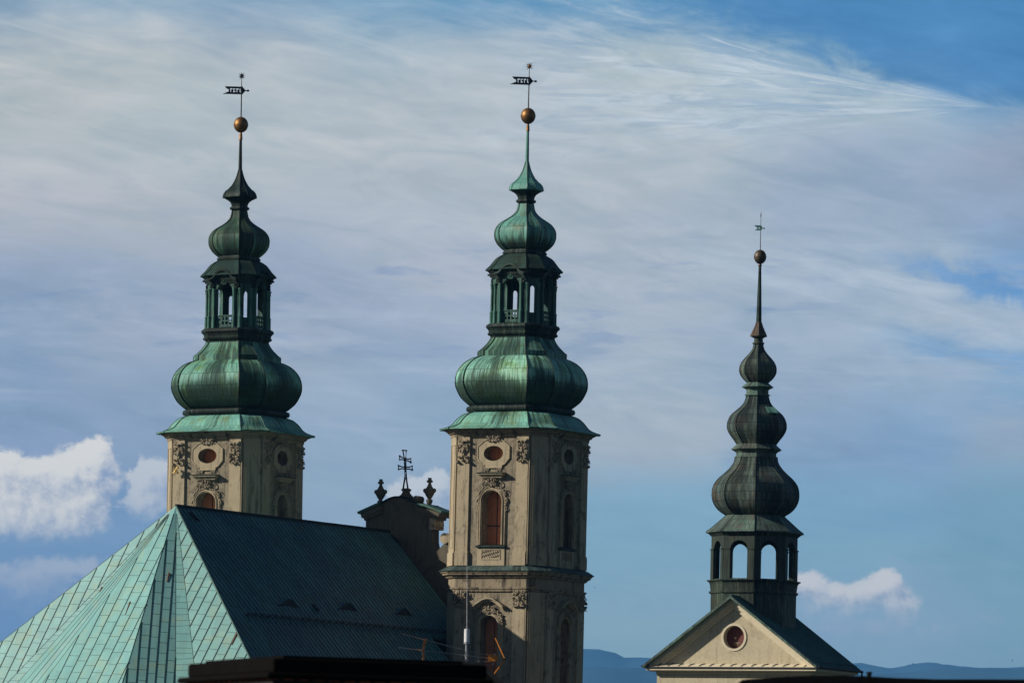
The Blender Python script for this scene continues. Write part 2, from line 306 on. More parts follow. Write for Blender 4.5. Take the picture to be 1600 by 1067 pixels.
M['shutter'] = plain('red_brown_shutter', (.60, .20, .08), .7, var=.35, scale=2.5)
M['shutter_dark'] = plain('dark_red_shutter', (.13, .035, .028), .7, var=.3)
M['iron'] = plain('black_iron', (.02, .02, .02), .5, .3)
M['gold'] = plain('gilded_metal', (.24, .125, .045), .5, .8, var=.55, scale=1.6)
M['gold_bright'] = plain('bright_gilding', (.8, .55, .2), .35, .8)
M['ball_dark'] = plain('dark_bronze', (.09, .065, .045), .5, .5)
M['cap_black'] = plain('black_concrete', (.006, .0055, .005), .95, var=.6, scale=3.0, spec=.03)  # one near-black tone over the whole cap
M['tar'] = plain('tar_roofing', (.008, .008, .008), .9, var=.3, spec=.1)
M['steel'] = plain('galvanised_steel', (.35, .36, .37), .4, .6)
M['white_plastic'] = plain('white_plastic', (.7, .7, .7), .4)
M['orange'] = plain('orange_plastic', (.65, .22, .03), .5)
M['bird'] = plain('dark_feathers', (.02, .02, .02), .8)
M['hill'] = plain('haze_tinted_forest', (.045, .10, .16), .95, var=.4, scale=.004, spec=0)  # distance haze is partly put into this blue base colour
M['ground'] = plain('ground_green', (.035, .045, .025), .95, var=.5, scale=.01, spec=0)
M['roof_dark'] = plain('dark_slate', (.02, .022, .024), .8, var=.3)
def brick_mat():
    m, t, b = new_mat('sooty_brick')
    tc = t.N.new('ShaderNodeTexCoord')
    br = t.N.new('ShaderNodeTexBrick'); t.L.new(tc.outputs['UV'], br.inputs['Vector'])
    br.inputs['Color1'].default_value = (.42, .11, .06, 1); br.inputs['Color2'].default_value = (.16, .05, .03, 1)
    br.inputs['Mortar'].default_value = (.012, .011, .010, 1); br.inputs['Scale'].default_value = 1.0
    br.inputs['Brick Width'].default_value = .13; br.inputs['Row Height'].default_value = .075; br.inputs['Mortar Size'].default_value = .02
    t.put(b.inputs['Base Color'], br.outputs['Color']); b.inputs['Roughness'].default_value = .9
    return m
M['brick'] = brick_mat()

# ------------------------------------------------------------------ mesh builder
class MB:
    def __init__(s): s.V = []; s.F = []; s.UV = []; s.MI = []; s.mi = 0
    def face(s, idx, uv=None):
        s.F.append(tuple(idx)); s.UV.append(uv or [(0.0, 0.0)]*len(idx)); s.MI.append(s.mi)
    def add(s, pts): i = len(s.V); s.V.extend(Vector(p) for p in pts); return i
    def poly(s, pts, uv=None):
        i = s.add(pts); s.face(range(i, i+len(pts)), uv)
    def build(s, name, mats, parent=None, smooth=None, recalc=False):
        me = bpy.data.meshes.new(name)
        me.from_pydata([tuple(v) for v in s.V], [], s.F)
        for m in (mats if isinstance(mats, (list, tuple)) else [mats]): me.materials.append(m)
        ul = me.uv_layers.new(name='UVMap'); k = 0
        flat = []
        for u in s.UV:
            for a in u: flat += [a[0], a[1]]
        ul.data.foreach_set('uv', flat)
        me.polygons.foreach_set('material_index', s.MI)
        if recalc:
            bm = bmesh.new(); bm.from_mesh(me); bmesh.ops.recalc_face_normals(bm, faces=bm.faces); bm.to_mesh(me); bm.free()
        if smooth is not None:
            me.polygons.foreach_set('use_smooth', [True]*len(me.polygons))
            me.set_sharp_from_angle(angle=R(smooth))
        me.update()
        o = bpy.data.objects.new(name, me); col.objects.link(o)
        if parent: o.parent = parent
        return o

def ident(p): return Vector(p)
def box(mb, x0, x1, y0, y1, z0, z1, T=ident):
    P = [T((x, y, z)) for z in (z0, z1) for y in (y0, y1) for x in (x0, x1)]
    i = mb.add(P)
    for f, (a, b) in (((0, 2, 3, 1), (0, 1)), ((4, 5, 7, 6), (0, 1)), ((0, 1, 5, 4), (0, 2)), ((2, 6, 7, 3), (0, 2)), ((0, 4, 6, 2), (1, 2)), ((1, 3, 7, 5), (1, 2))):
        c = [((x0, x1)[k & 1], (y0, y1)[(k >> 1) & 1], (z0, z1)[k >> 2]) for k in f]
        mb.face([i+k for k in f], [(q[a], q[b]) for q in c])
def catmull(pts, n=5):
    out = []
    for i in range(len(pts)-1):
        p0 = pts[max(i-1, 0)]; p1 = pts[i]; p2 = pts[i+1]; p3 = pts[min(i+2, len(pts)-1)]
        for k in range(n):
            t = k/n
            out.append(tuple(.5*((2*b)+(-a+c)*t+(2*a-5*b+4*c-d)*t*t+(-a+3*b-3*c+d)*t**3) for a, b, c, d in zip(p0, p1, p2, p3)))
    out.append(tuple(pts[-1])); return out
def verts8(h, k0=0.0):
    a = []
    for k in range(4): a += [90*k-h+k0, 90*k+h+k0]
    return a                                   # degrees, az 0 = -Y (front), positive to +X
def loft(mb, prof, h, uref=None, nsub=5, cap=True, rib=0.0):
    """prof: list of (z, R) from top to bottom, octagonal plan with wide faces of half angle h"""
    A = verts8(h); uref = uref or max(p[1] for p in prof)
    ring = []; us = []
    for j in range(8):
        a, b = A[j], A[(j+1) % 8] + (360 if j == 7 else 0)
        pa = (math.sin(R(a)), -math.cos(R(a))); pb = (math.sin(R(b)), -math.cos(R(b)))
        w = math.hypot(pa[0]-pb[0], pa[1]-pb[1])*uref; ns = nsub if (b-a) > 30 else max(2, nsub//2)
        ring.append([(pa[0]+(pb[0]-pa[0])*k/ns, pa[1]+(pb[1]-pa[1])*k/ns) for k in range(ns+1)])
        us.append([w*(k/ns-.5)+j*20.0 for k in range(ns+1)])
    v = 0.0; vs = [0.0]
    for i in range(1, len(prof)):
        v += math.hypot(prof[i][0]-prof[i-1][0], prof[i][1]-prof[i-1][1]); vs.append(v)
    for j in range(8):
        n = len(ring[j]); base = len(mb.V)
        for (z, r) in prof:
            mb.add([(r*q[0], r*q[1], z) for q in ring[j]])
        for i in range(len(prof)-1):
            for k in range(n-1):
                a = base+i*n+k
                mb.face((a, a+n, a+n+1, a+1), [(us[j][k], vs[i]), (us[j][k], vs[i+1]), (us[j][k+1], vs[i+1]), (us[j][k+1], vs[i])])
    if cap:
        for (z, r) in (prof[0], prof[-1]):
            if r > .01: mb.poly([(r*math.sin(R(a)), -r*math.cos(R(a)), z) for a in A])
    if rib:
        for a in A: tube(mb, [(r*math.sin(R(a)), -r*math.cos(R(a)), z) for (z, r) in prof], rib, 4)
def lathe(mb, prof, n=20, c=(0, 0), T=ident):
    base = len(mb.V)
    for (z, r) in prof:
        mb.add([T((c[0]+r*math.cos(2*math.pi*k/n), c[1]+r*math.sin(2*math.pi*k/n), z)) for k in range(n)])
    for i in range(len(prof)-1):
        for k in range(n):
            k2 = (k+1) % n
            mb.face((base+i*n+k, base+i*n+k2, base+(i+1)*n+k2, base+(i+1)*n+k), [(k/n, i), ((k+1)/n, i), ((k+1)/n, i+1), (k/n, i+1)])
    mb.face(range(base, base+n)); mb.face(range(base+(len(prof)-1)*n, base+len(prof)*n))
def tube(mb, pts, r, n=6):
    pts = [Vector(p) for p in pts]; rs = r if isinstance(r, (list, tuple)) else [r]*len(pts)
    base = len(mb.V)
    for i, p in enumerate(pts):
        d = (pts[min(i+1, len(pts)-1)]-pts[max(i-1, 0)]).normalized()
        a = d.orthogonal().normalized() if abs(d.z) > .999 else d.cross(Vector((0, 0, 1))).normalized()
        b = d.cross(a)
        mb.add([p+(a*math.cos(2*math.pi*k/n)+b*math.sin(2*math.pi*k/n))*rs[i] for k in range(n)])
    for i in range(len(pts)-1):
        for k in range(n):
            k2 = (k+1) % n; mb.face((base+i*n+k, base+i*n+k2, base+(i+1)*n+k2, base+(i+1)*n+k))
    mb.face(range(base, base+n)); mb.face(range(base+(len(pts)-1)*n, base+len(pts)*n))
def ball(mb, c, r, T=ident, nu=8, nv=6):
    if not isinstance(r, (list, tuple)): r = (r, r, r)
    c = Vector(c); base = len(mb.V)
    for i in range(nv+1):
        ph = math.pi*i/nv
        mb.add([T((c.x+r[0]*math.sin(ph)*math.cos(2*math.pi*k/nu), c.y+r[1]*math.sin(ph)*math.sin(2*math.pi*k/nu), c.z+r[2]*math.cos(ph))) for k in range(nu)])
    for i in range(nv):
        for k in range(nu):
            k2 = (k+1) % nu; mb.face((base+i*nu+k, base+i*nu+k2, base+(i+1)*nu+k2, base+(i+1)*nu+k))
def plate(mb, outer, holes, y0, y1, T=ident, back=True):
    """flat slab: outline (x,z) with holes, from outward y0 (back) to y1 (front)"""
    loops = [outer]+list(holes)
    tri = tessellate_polygon([[Vector((p[0], p[1], 0)) for p in l] for l in loops])
    flat = [p for l in loops for p in l]
    f0 = mb.add([T((p[0], y1, p[1])) for p in flat]); uv = [(p[0], p[1]) for p in flat]
    for t in tri: mb.face([f0+i for i in t], [uv[i] for i in t])
    b0 = mb.add([T((p[0], y0, p[1])) for p in flat])
    if back:
        for t in tri: mb.face([b0+i for i in reversed(t)], [uv[i] for i in reversed(t)])
    k = 0
    for l in loops:
        n = len(l)
        for i in range(n):
            j = (i+1) % n
            mb.poly([mb.V[f0+k+i], mb.V[f0+k+j], mb.V[b0+k+j], mb.V[b0+k+i]], [(0, uv[k+i][1]), (0, uv[k+j][1]), (.3, uv[k+j][1]), (.3, uv[k+i][1])])
        k += n
def arch_loop(xc, hw, z_spring, z_bot, rise=None, n=14):
    rise = hw if rise is None else rise
    return [(xc-hw, z_bot), (xc+hw, z_bot)]+[(xc+hw*math.cos(math.pi*k/n), z_spring+rise*math.sin(math.pi*k/n)) for k in range(n+1)]
def ellipse(xc, zc, a, b, n=28):
    return [(xc+a*math.cos(2*math.pi*k/n), zc+b*math.sin(2*math.pi*k/n)) for k in range(n)]
def band(mb, path, t, y0, y1, T):
    """ribbon of thickness t (downwards normal) along an (x,z) path, from outward y0 to y1"""
    n = len(path); up = []; lo = []
    for i in range(n):
        a = path[max(i-1, 0)]; b = path[min(i+1, n-1)]; L = math.hypot(b[0]-a[0], b[1]-a[1])
        nx, nz = (b[1]-a[1])/L, -(b[0]-a[0])/L
        up.append(path[i]); lo.append((path[i][0]+nx*t, path[i][1]+nz*t))
    for i in range(n-1):
        q = [up[i], up[i+1], lo[i+1], lo[i]]
        mb.poly([T((p[0], y1, p[1])) for p in q]); mb.poly([T((p[0], y0, p[1])) for p in reversed(q)])
        mb.poly([T((up[i][0], y0, up[i][1])), T((up[i+1][0], y0, up[i+1][1])), T((up[i+1][0], y1, up[i+1][1])), T((up[i][0], y1, up[i][1]))])
        mb.poly([T((lo[i][0], y0, lo[i][1])), T((lo[i+1][0], y0, lo[i+1][1])), T((lo[i+1][0], y1, lo[i+1][1])), T((lo[i][0], y1, lo[i][1]))])
    for i in (0, n-1):
        mb.poly([T((up[i][0], y0, up[i][1])), T((up[i][0], y1, up[i][1])), T((lo[i][0], y1, lo[i][1])), T((lo[i][0], y0, lo[i][1]))])

def tag(o, label=None, cat=None, group=None, kind=None):
    if label: o['label'] = label
    if cat: o['category'] = cat
    if group: o['group'] = group
    if kind: o['kind'] = kind
    return o
def empty(name, loc=(0, 0, 0), rot=(0, 0, 0)):
    o = bpy.data.objects.new(name, None); col.objects.link(o); o.location = loc; o.rotation_euler = rot; o.empty_display_size = 2
    return o
def copy_tree(o, parent=None):
    c = o.copy(); col.objects.link(c)
    if parent: c.parent = parent
    for ch in list(o.children): copy_tree(ch, c)
    return c

# ------------------------------------------------------------------ bell towers
Y2 = 420.0; K = Y2/F
P2 = at(811, 750, Y2)
def Z(py): return height_at(P2.x, P2.y, py)
AZ = 28.0
def face_T(alpha, ap):                         # (x right, y outward from the face plane, z) in photo px -> tower local metres
    ca, sa = math.cos(R(alpha)), math.sin(R(alpha))
    def T(p):
        x, o, z = p[0]*K, (ap+p[1])*K, p[2]
        return Vector((ca*x+sa*o, sa*x-ca*o, z))
    return T
def pr(lst): return [(Z(y), r*K) for y, r in lst]
def prs(lst, n=5): return [(Z(y), r*K) for y, r in catmull(lst, n)]

def carve(mb, T, cx, zc, w, h, d, seed, n=16):
    """symmetrical cluster of leaf and scroll lumps; w,h in px-units, z in metres via K"""
    rnd = random.Random(seed)
    def lump(x, z, rx, ry, rz, y):
        for s in (-1, 1):
            if abs(x) < .5 and s < 0: continue
            ball(mb, (cx+s*x, y, zc+z*K), (rx, ry, rz*K), T, 6, 4)
    def scroll(x, z, r, th):
        for s in (-1, 1):
            pts = []
            for k in range(11):
                a = k/10*5.2; rr = r*(1-.07*k)
                pts.append(T((cx+s*(x+rr*math.cos(a)), d*.75, zc+(z+rr*math.sin(a))*K)))
            tube(mb, pts, th*K, 4)
    for _ in range(n):
        x = rnd.uniform(0, w/2); z = rnd.uniform(-h/2, h/2)
        lump(x, z, rnd.uniform(1.1, 2.2), rnd.uniform(.9, d*.7), rnd.uniform(1.2, 2.8), rnd.uniform(.3, d*.6))
    scroll(w*.27, h*.22, w*.17, .8); scroll(w*.30, -h*.30, w*.14, .8)
    lump(0, h*.05, w*.16, d*.9, h*.16, d*.2); lump(0, h*.42, 2.2, d*.8, 3, d*.4); lump(0, -h*.42, 2.5, d*.7, 2.5, d*.4)

HB = 35.9; RB = 106.0
APW = RB*math.cos(R(HB)); HW = RB*math.sin(R(HB))            # wide face apothem and half width
HC = (90-2*HB)/2; APC = RB*math.cos(R(HC)); HWC = RB*math.sin(R(HC))

def build_tower():
    root = empty('bell_tower')
    # ---- stone shaft with real openings
    mb = MB()
    zt, zm, zb = Z(688), Z(890), 0.0
    oval = lambda: ellipse(0, Z(714.5), 17, 11.8*K)
    aw = lambda g=0: arch_loop(0, 17+g, Z(789), Z(856), rise=(17+g)*K)
    lw = lambda g=0: arch_loop(0, 15.5+g, Z(981), Z(1085), rise=(15.5+g)*K)
    ap = lambda T: T
    for al in (0, 90, 180, 270):
        T = face_T(al, APW)
        holes = [oval(), aw()] if al in (0, 90) else []
        plate(mb, [(-HW, zm), (HW, zm), (HW, zt), (-HW, zt)], holes, -19, 0, T, back=False)
        holes = [lw()] if al in (0, 90) else []
        plate(mb, [(-HW, Z(1150)), (HW, Z(1150)), (HW, zm), (-HW, zm)], holes, -19, -.5, T, back=False)
        mb.poly([T((-HW, -.5, 0)), T((HW, -.5, 0)), T((HW, -.5, Z(1150))), T((-HW, -.5, Z(1150)))])
    for al in (45, 135, 225, 315):
        T = face_T(al, APC)
        mb.poly([T((-HWC, 0, 0)), T((HWC, 0, 0)), T((HWC, 0, zt)), T((-HWC, 0, zt))])
    mb.build('shaft_wall', M['stucco'], root)
    mb = MB()                                                  # inner dark core so that openings do not see through
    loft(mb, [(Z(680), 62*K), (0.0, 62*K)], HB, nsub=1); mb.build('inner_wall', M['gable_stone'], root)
    # ---- pilasters, each its own part
    for al in (0, 90, 180, 270):
        T = face_T(al, APW)
        for s in (-1, 1):
            a, b = sorted((s*(HW-21), s*HW))
            mb = MB(); e = .35
            box(mb, a, b, 0, 3.0, Z(888), Z(688), T)
            a2, b2 = (a-1.2, b) if s > 0 else (a, b+1.2)
            box(mb, a2, b2, 0, 5.2, Z(888), Z(868), T); box(mb, a2, b2, 0, 4.2, Z(868), Z(866), T)
            mb.build('pilaster', M['stone'], root)
            mb = MB(); box(mb, a, b, -.5, 2.5, Z(1150), Z(929), T); mb.build('pilaster', M['stone'], root)
    for al in (45, 135, 225, 315):
        T = face_T(al, APC); mb = MB()
        box(mb, -HWC+3.2, HWC-3.2, 0, 3.2, Z(888), Z(688), T)
        box(mb, -HWC+2.4, HWC-2.4, 0, 5.0, Z(888), Z(868), T)
        box(mb, -HWC+3.2, HWC-3.2, 0, 3.2, Z(1150), Z(929), T)
        for (ya, yb) in ((700, 860), (945, 1140)):               # sunk panel frame
            for (x0, x1, p, q) in ((-10, -9, ya, yb), (9, 10, ya, yb), (-10, 10, ya, ya+1.2), (-10, 10, yb-1.2, yb)):
                box(mb, x0, x1, 3.2, 4.0, Z(q), Z(p), T)
        mb.build('pilaster', M['stone'], root)
    # ---- carved capitals
    sd_ = 1
    for al in (0, 90):
        T = face_T(al, APW+3)
        for s in (-1, 1):
            for (yc, h, w) in ((711, 34, 20), (940, 24, 20)):
                mb = MB(); carve(mb, T, s*(HW-10.5), Z(yc), w, h, 5.5, sd_, 22)
                if yc < 800:                                   # small cap stone and swag under the mask
                    box(mb, s*(HW-10.5)-9, s*(HW-10.5)+9, 0, 4.5, Z(695.5), Z(694), T)
                else: box(mb, s*(HW-10.5)-10.5, s*(HW-10.5)+10.5, 0, 4, Z(951.5), Z(950), T)
                mb.build('capital', M['carving'], root, smooth=50); sd_ += 1
    # ---- windows of the two faces that show
    for al in (0, 90):
        T = face_T(al, APW)
        # oval window
        mb = MB(); z = Z
        oc = [(-18, 697), (-14, 694.5), (14, 694.5), (18, 697), (27, 704), (27, 722), (19, 731), (15, 732), (15, 736), (-15, 736), (-15, 732), (-19, 731), (-27, 722), (-27, 704)]
        plate(mb, [(x, z(y)) for x, y in oc], [oval()], 0, 1.5, T, back=False)
        o2 = [(x*1.06, z(714.5+(y-714.5)*1.06)) for x, y in oc]; 
        loop = [(x, z(y)) for x, y in oc]
        plate(mb, o2, [[(x*.995, z(714.5+(y-714.5)*.995)) for x, y in oc]], 0, 2.4, T, back=False)
        fr = mb.build('round_window', M['stone'], root)
        mb = MB(); box(mb, -17, -.5, -18, -17, z(727), z(702), T); box(mb, .5, 17, -18, -17, z(727), z(702), T); mb.build('shutter', M['shutter'], fr)
        mb = MB(); carve(mb, T, 0, z(692), 22, 9, 5, 50+al, 12); mb.build('crest', M['carving'], fr, smooth=50)
        mb = MB()
        for s in (-1, 1):
            mb = MB(); box(mb, s*11-4.2, s*11+3.4, 0, 1.3, z(737.4), z(735.8), T)
            for k in range(4): box(mb, s*11-4.2+k*2.2, s*11-3.2+k*2.2, 0, 2, z(742-(k % 2)), z(737), T)
            mb.build('drops', M['carving'], fr)
        # hood ledge
        mb = MB()
        box(mb, -22, 22, 0, 12, z(747.5), z(745.5), T); box(mb, -20, 20, 0, 9.5, z(749.6), z(747.5), T); box(mb, -18, 18, 0, 7, z(752.5), z(749.6), T)
        hd = mb.build('hood_ledge', M['stone'], root)
        mb = MB(); box(mb, -23, 23, 0, 13.5, z(745.5), z(744.4), T); mb.build('copper_cover', M['dark_copper'], hd)
        # arched window
        mb = MB()
        plate(mb, aw(8), [aw(4.2)], 0, 1.8, T, back=False); plate(mb, aw(4.2), [aw(.3)], 0, 3.2, T, back=False)
        plate(mb, aw(2.8), [aw(1.8)], 3.2, 4.2, T, back=False); plate(mb, aw(6.8), [aw(5.6)], 1.8, 3, T, back=False)
        wn = mb.build('arched_window', M['stone'], root)
        mb = MB()
        for s in (-1, 1):
            for (x0, x1) in ((.6, 8.5), (8.8, 17)):
                a, b = sorted((s*x0, s*x1)); box(mb, a, b, -18, -17, z(856), z(771), T)
        mb.build('shutter', M['shutter'], wn)
        mb = MB(); box(mb, -17, 17, -17, -15.8, z(826.5), z(825), T); box(mb, -.5, .5, -17, -16.2, z(856), z(772), T); mb.build('crossbar', M['iron'], wn)
        mb = MB()
        box(mb, -26, 26, 0, 5, z(859.5), z(857), T); box(mb, -24, 24, 0, 3.6, z(861), z(859.5), T); mb.build('sill', M['dark_copper'], wn)
        mb = MB()
        carve(mb, T, 0, z(760), 18, 12, 7, 60+al, 12)
        for s in (-1, 1):                                       # leafwork falling down both shoulders of the arch
            for k in range(14):
                a = R(85-k*7.5); r1 = 24+1.8*math.sin(k*1.9); x = s*(r1*math.cos(a)+1); zz = z(789)+r1*math.sin(a)*K
                ball(mb, (x, 1.5, zz), (2.2+.8*math.sin(k*2.1), 2.6, 2.0*K), T, 6, 4)
            pts = [T((s*(25+2.2*math.cos(q*1.1)), 2.2, z(789+q*2.0))) for q in range(10)]; tube(mb, pts, .9*K, 4)
            pts = [T((s*(13+5.5*q/6+2*math.sin(q)), 3, z(757+q*2.3))) for q in range(9)]; tube(mb, pts, 1.1*K, 4)
            pts = [T((s*(22.5+3*math.cos(q*.75)), 3, z(773)+3*math.sin(q*.75)*K)) for q in range(8)]; tube(mb, pts, .9*K, 4)
        mb.build('carving', M['carving'], wn, smooth=50)
        # relief panel below the sill
        mb = MB()
        box(mb, -24, 24, 0, 1.6, z(888), z(861), T)
        for k in range(9):
            x = -14.5+k*3.6
            pts = [T((x, 2.2, z(865)))]+[T((x+1.5*math.sin(q*1.9+k), 2.2, z(865+q*1.8))) for q in range(7)]; tube(mb, pts, .55*K, 4)
        for (x0, x1, y0, y1) in ((-17, 17, 863, 864), (-17, 17, 878, 879), (-17, -16, 864, 878), (16, 17, 864, 878)): box(mb, x0, x1, 1.6, 2.4, z(y1), z(y0), T)
        mb.build('relief_panel', M['stone'], root)
        # lower window with bent pediment
        T = face_T(al, APW-.5); mb = MB()
        plate(mb, lw(8.5), [lw(5)], 0, 1.6, T, back=False); plate(mb, lw(5), [lw(.3)], 0, 3, T, back=False); plate(mb, lw(3.4), [lw(2.2)], 3, 4, T, back=False)
        wn = mb.build('arched_window', M['stone'], root)
        mb = MB()
        for s in (-1, 1): a, b = sorted((s*.6, s*15.5)); box(mb, a, b, -18, -17, z(1085), z(964), T)
        mb.build('shutter', M['shutter'], wn)
        path = catmull([(-27, z(951.5)), (-23, z(947.5)), (-17, z(944)), (-9, z(939.5)), (0, z(938)), (9, z(939.5)), (17, z(944)), (23, z(947.5)), (27, z(951.5))], 4)
        mb = MB(); Tm = lambda p, T=T: T((p[0]/K, p[1], p[2]))
        path = [(x*K, zz) for x, zz in path]
        band(mb, path, 2.2*K, 0, 10, Tm); band(mb, [(x*.97, q-2.2*K) for x, q in path], 2.4*K, 0, 7, Tm); band(mb, [(x*.93, q-4.6*K) for x, q in path], 1.6*K, 0, 4, Tm)
        mb.build('pediment', M['stone'], wn)
        mb = MB()
        for s in (-1, 1):
            for k in range(15):
                a = R(88-k*6.5); r1 = 19.5+1.6*math.sin(k*2.3); ball(mb, (s*r1*math.cos(a)*1.1, 2, z(974)+r1*math.sin(a)*K*.9), (2.3, 3.0, 2.1*K), T, 6, 4)
            pts = [T((s*(22+2.2*math.cos(q*1.1)), 2.2, z(964+q*2.3))) for q in range(9)]; tube(mb, pts, .9*K, 4)
        carve(mb, T, 0, z(957), 22, 10, 6, 90+al, 14); mb.build('carving', M['carving'], wn, smooth=50)
    # ---- cornices
    mb = MB()
    loft(mb, pr([(673.8, 117), (677.2, 119.5), (679.2, 118.5), (680, 115.5), (683, 113.5), (684, 110.5), (688.5, 109.5), (689, 108.8), (691, 104)]), HB, nsub=1)
    mb.build('cornice', M['cornice_stone'], root)
    mb = MB()
    loft(mb, pr([(896.8, 110), (896.8, 120.5), (899, 120), (899.6, 118), (902.5, 117), (904, 113), (907, 110.5), (908, 107.3), (921.5, 107.3), (922, 111.3), (924.5, 111), (925, 109.5), (928, 109), (929, 105)]), HB, nsub=1)
    mb.build('lower_cornice', M['cornice_stone'], root)
    mb = MB()
    loft(mb, pr([(888, 106), (889.5, 112), (893, 118), (896, 123), (896.8, 122.5)]), HB, nsub=4); mb.build('cornice_cover', M['ledge_copper'], root, smooth=30)
    # ---- copper: skirt roof, roll, big onion
    mb = MB()
    loft(mb, prs([(647.5, 79), (651, 90), (656, 97), (661, 102), (667, 107), (671, 113), (674, 121), (675.2, 126.5)])+pr([(676.6, 126.5), (676.9, 118)]), HB-1.5, nsub=8, rib=.05, cap=False)
    mb.build('skirt_roof', M['skirt'], root, smooth=30)
    mb = MB()
    loft(mb, pr([(637.5, 78), (638, 83.5), (640, 85.5), (643, 86), (646, 84.5), (647, 80), (649, 79), (650, 79)]), 33, nsub=2); mb.build('roll_moulding', M['dark_copper'], root, smooth=60)
    mb = MB()
    on = prs([(560, 69), (562, 76), (567, 86), (574, 94), (583, 100.3), (594, 103.5), (605, 103.3), (615, 99.5), (624, 94), (631, 86.5), (637, 78.5), (639, 74)], 5)
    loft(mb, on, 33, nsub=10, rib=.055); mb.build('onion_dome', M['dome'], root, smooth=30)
    mb = MB()
    loft(mb, prs([(529, 49.5), (535, 52.5), (541, 57), (547, 63), (551, 67.5)], 4)+pr([(552, 69.5), (552.6, 69.5), (560.5, 69.5)]), 32.5, nsub=6, rib=.05)
    mb.build('neck_roof', M['neck'], root, smooth=30)
    # ---- lantern
    HL = 31.0
    mb = MB()
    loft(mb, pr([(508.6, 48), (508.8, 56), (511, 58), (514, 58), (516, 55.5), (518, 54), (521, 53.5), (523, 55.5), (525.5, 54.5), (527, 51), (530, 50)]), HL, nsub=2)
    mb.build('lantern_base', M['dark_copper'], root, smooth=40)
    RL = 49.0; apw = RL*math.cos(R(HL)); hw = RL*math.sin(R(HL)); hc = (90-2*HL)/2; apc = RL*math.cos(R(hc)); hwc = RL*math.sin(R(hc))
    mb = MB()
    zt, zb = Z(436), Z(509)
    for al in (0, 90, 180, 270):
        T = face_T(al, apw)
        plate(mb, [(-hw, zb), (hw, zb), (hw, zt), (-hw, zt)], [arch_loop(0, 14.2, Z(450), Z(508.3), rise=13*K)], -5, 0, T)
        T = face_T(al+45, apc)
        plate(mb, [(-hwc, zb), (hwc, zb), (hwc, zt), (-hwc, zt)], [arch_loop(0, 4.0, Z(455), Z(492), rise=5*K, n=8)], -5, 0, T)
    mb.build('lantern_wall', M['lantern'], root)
    for al in (0, 90, 180, 270):                               # engaged columns beside each opening
        for (T, xs, rr) in ((face_T(al, apw), (-18.6, 18.6), 2.2), (face_T(al+45, apc), (-8.6, 8.6), 2.5)):
            for x in xs:
                mb = MB()
                pf = [(-.0, 1)]
                cyl = [(Z(446), rr*1.7), (Z(447.5), rr*1.7), (Z(448.5), rr*1.25), (Z(453), rr*1.35), (Z(454), rr), (Z(489), rr*1.1), (Z(489.5), rr*1.6), (Z(491), rr*1.6), (Z(492), rr*1.45), (Z(507), rr*1.5), (Z(507.2), rr*1.9), (Z(508.8), rr*1.9)]
                base = len(mb.V); n = 8
                for (zz, r) in cyl: mb.add([T((x+r*math.cos(2*math.pi*k/n), 1.2+r*math.sin(2*math.pi*k/n), zz)) for k in range(n)])
                for i in range(len(cyl)-1):
                    for k in range(n): mb.face((base+i*n+k, base+i*n+(k+1) % n, base+(i+1)*n+(k+1) % n, base+(i+1)*n+k), [(k*.1, cyl[i][0]), (k*.1+.1, cyl[i][0]), (k*.1+.1, cyl[i+1][0]), (k*.1, cyl[i+1][0])])
                mb.build('column', M['lantern'], root, smooth=50)
        T = face_T(al, apw); mb = MB()                           # pierced railing
        holes = []
        for i in range(4):
            for j in range(2): holes.append(ellipse(-9.9+i*6.6, Z(493.5+j*6.8), 2.5, 2.6*K, 8))
        plate(mb, [(-14.5, Z(507)), (14.5, Z(507)), (14.5, Z(489.5)), (-14.5, Z(489.5))], holes, -2.2, -1.2, T)
        box(mb, -14.5, 14.5, -3, -.2, Z(489.5), Z(487.8), T)
        mb.build('railing', M['lantern'], root)
        mb = MB(); Tm = lambda p, T=T: T((p[0]/K, p[1], p[2]))
        path = catmull([(-26, Z(430)), (-19, Z(428)), (-13, Z(421)), (-6, Z(417)), (0, Z(416)), (6, Z(417)), (13, Z(421)), (19, Z(428)), (26, Z(430))], 3)
        path = [(x*K, zz) for x, zz in path]
        band(mb, path, 3.0*K, -4, 9.5, Tm); band(mb, [(x*.95, q-3.0*K) for x, q in path], 2.5*K, -4, 6, Tm)
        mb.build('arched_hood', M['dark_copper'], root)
        mb = MB(); carve(mb, T, 0, Z(436.5), 9, 6, 4, 33+al, 6); mb.build('keystone', M['lantern'], root, smooth=50)
        for s in (-1, 1):                                      # corner brackets
            mb = MB(); carve(mb, T, s*(hw-2.5), Z(441), 7, 8, 3.5, 7+al+s, 7); mb.build('bracket', M['dark_copper'], root, smooth=50)
    mb = MB()
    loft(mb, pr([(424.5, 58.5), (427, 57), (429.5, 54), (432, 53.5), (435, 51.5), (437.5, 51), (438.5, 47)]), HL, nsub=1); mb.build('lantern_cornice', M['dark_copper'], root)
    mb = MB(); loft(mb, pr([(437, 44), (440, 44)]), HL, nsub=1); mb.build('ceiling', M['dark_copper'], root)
    mb = MB()
    loft(mb, prs([(399, 33), (402.5, 39.5), (406, 44.5), (411, 48.8), (416.5, 53), (421, 57.5), (424, 60.5)], 4)+pr([(425, 60.5), (425.2, 56)]), HL, nsub=5, rib=.04, cap=False)
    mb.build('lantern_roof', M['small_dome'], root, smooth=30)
    mb = MB()
    loft(mb, pr([(392, 33), (394.5, 33.5), (395, 35), (398, 35), (398.5, 32.5), (400, 32.5)]), HL, nsub=1); mb.build('roll_moulding', M['dark_copper'], root)
    mb = MB()
    loft(mb, prs([(318.5, 11.8), (324, 12.8), (330, 14.5), (335.5, 18.5), (340.5, 24.5), (345.5, 32.5), (350, 39.5), (356, 45), (362, 47.8), (369, 48.3), (376, 47), (383, 43), (389, 37), (393, 31.5)], 4), HL, nsub=6, rib=.04)
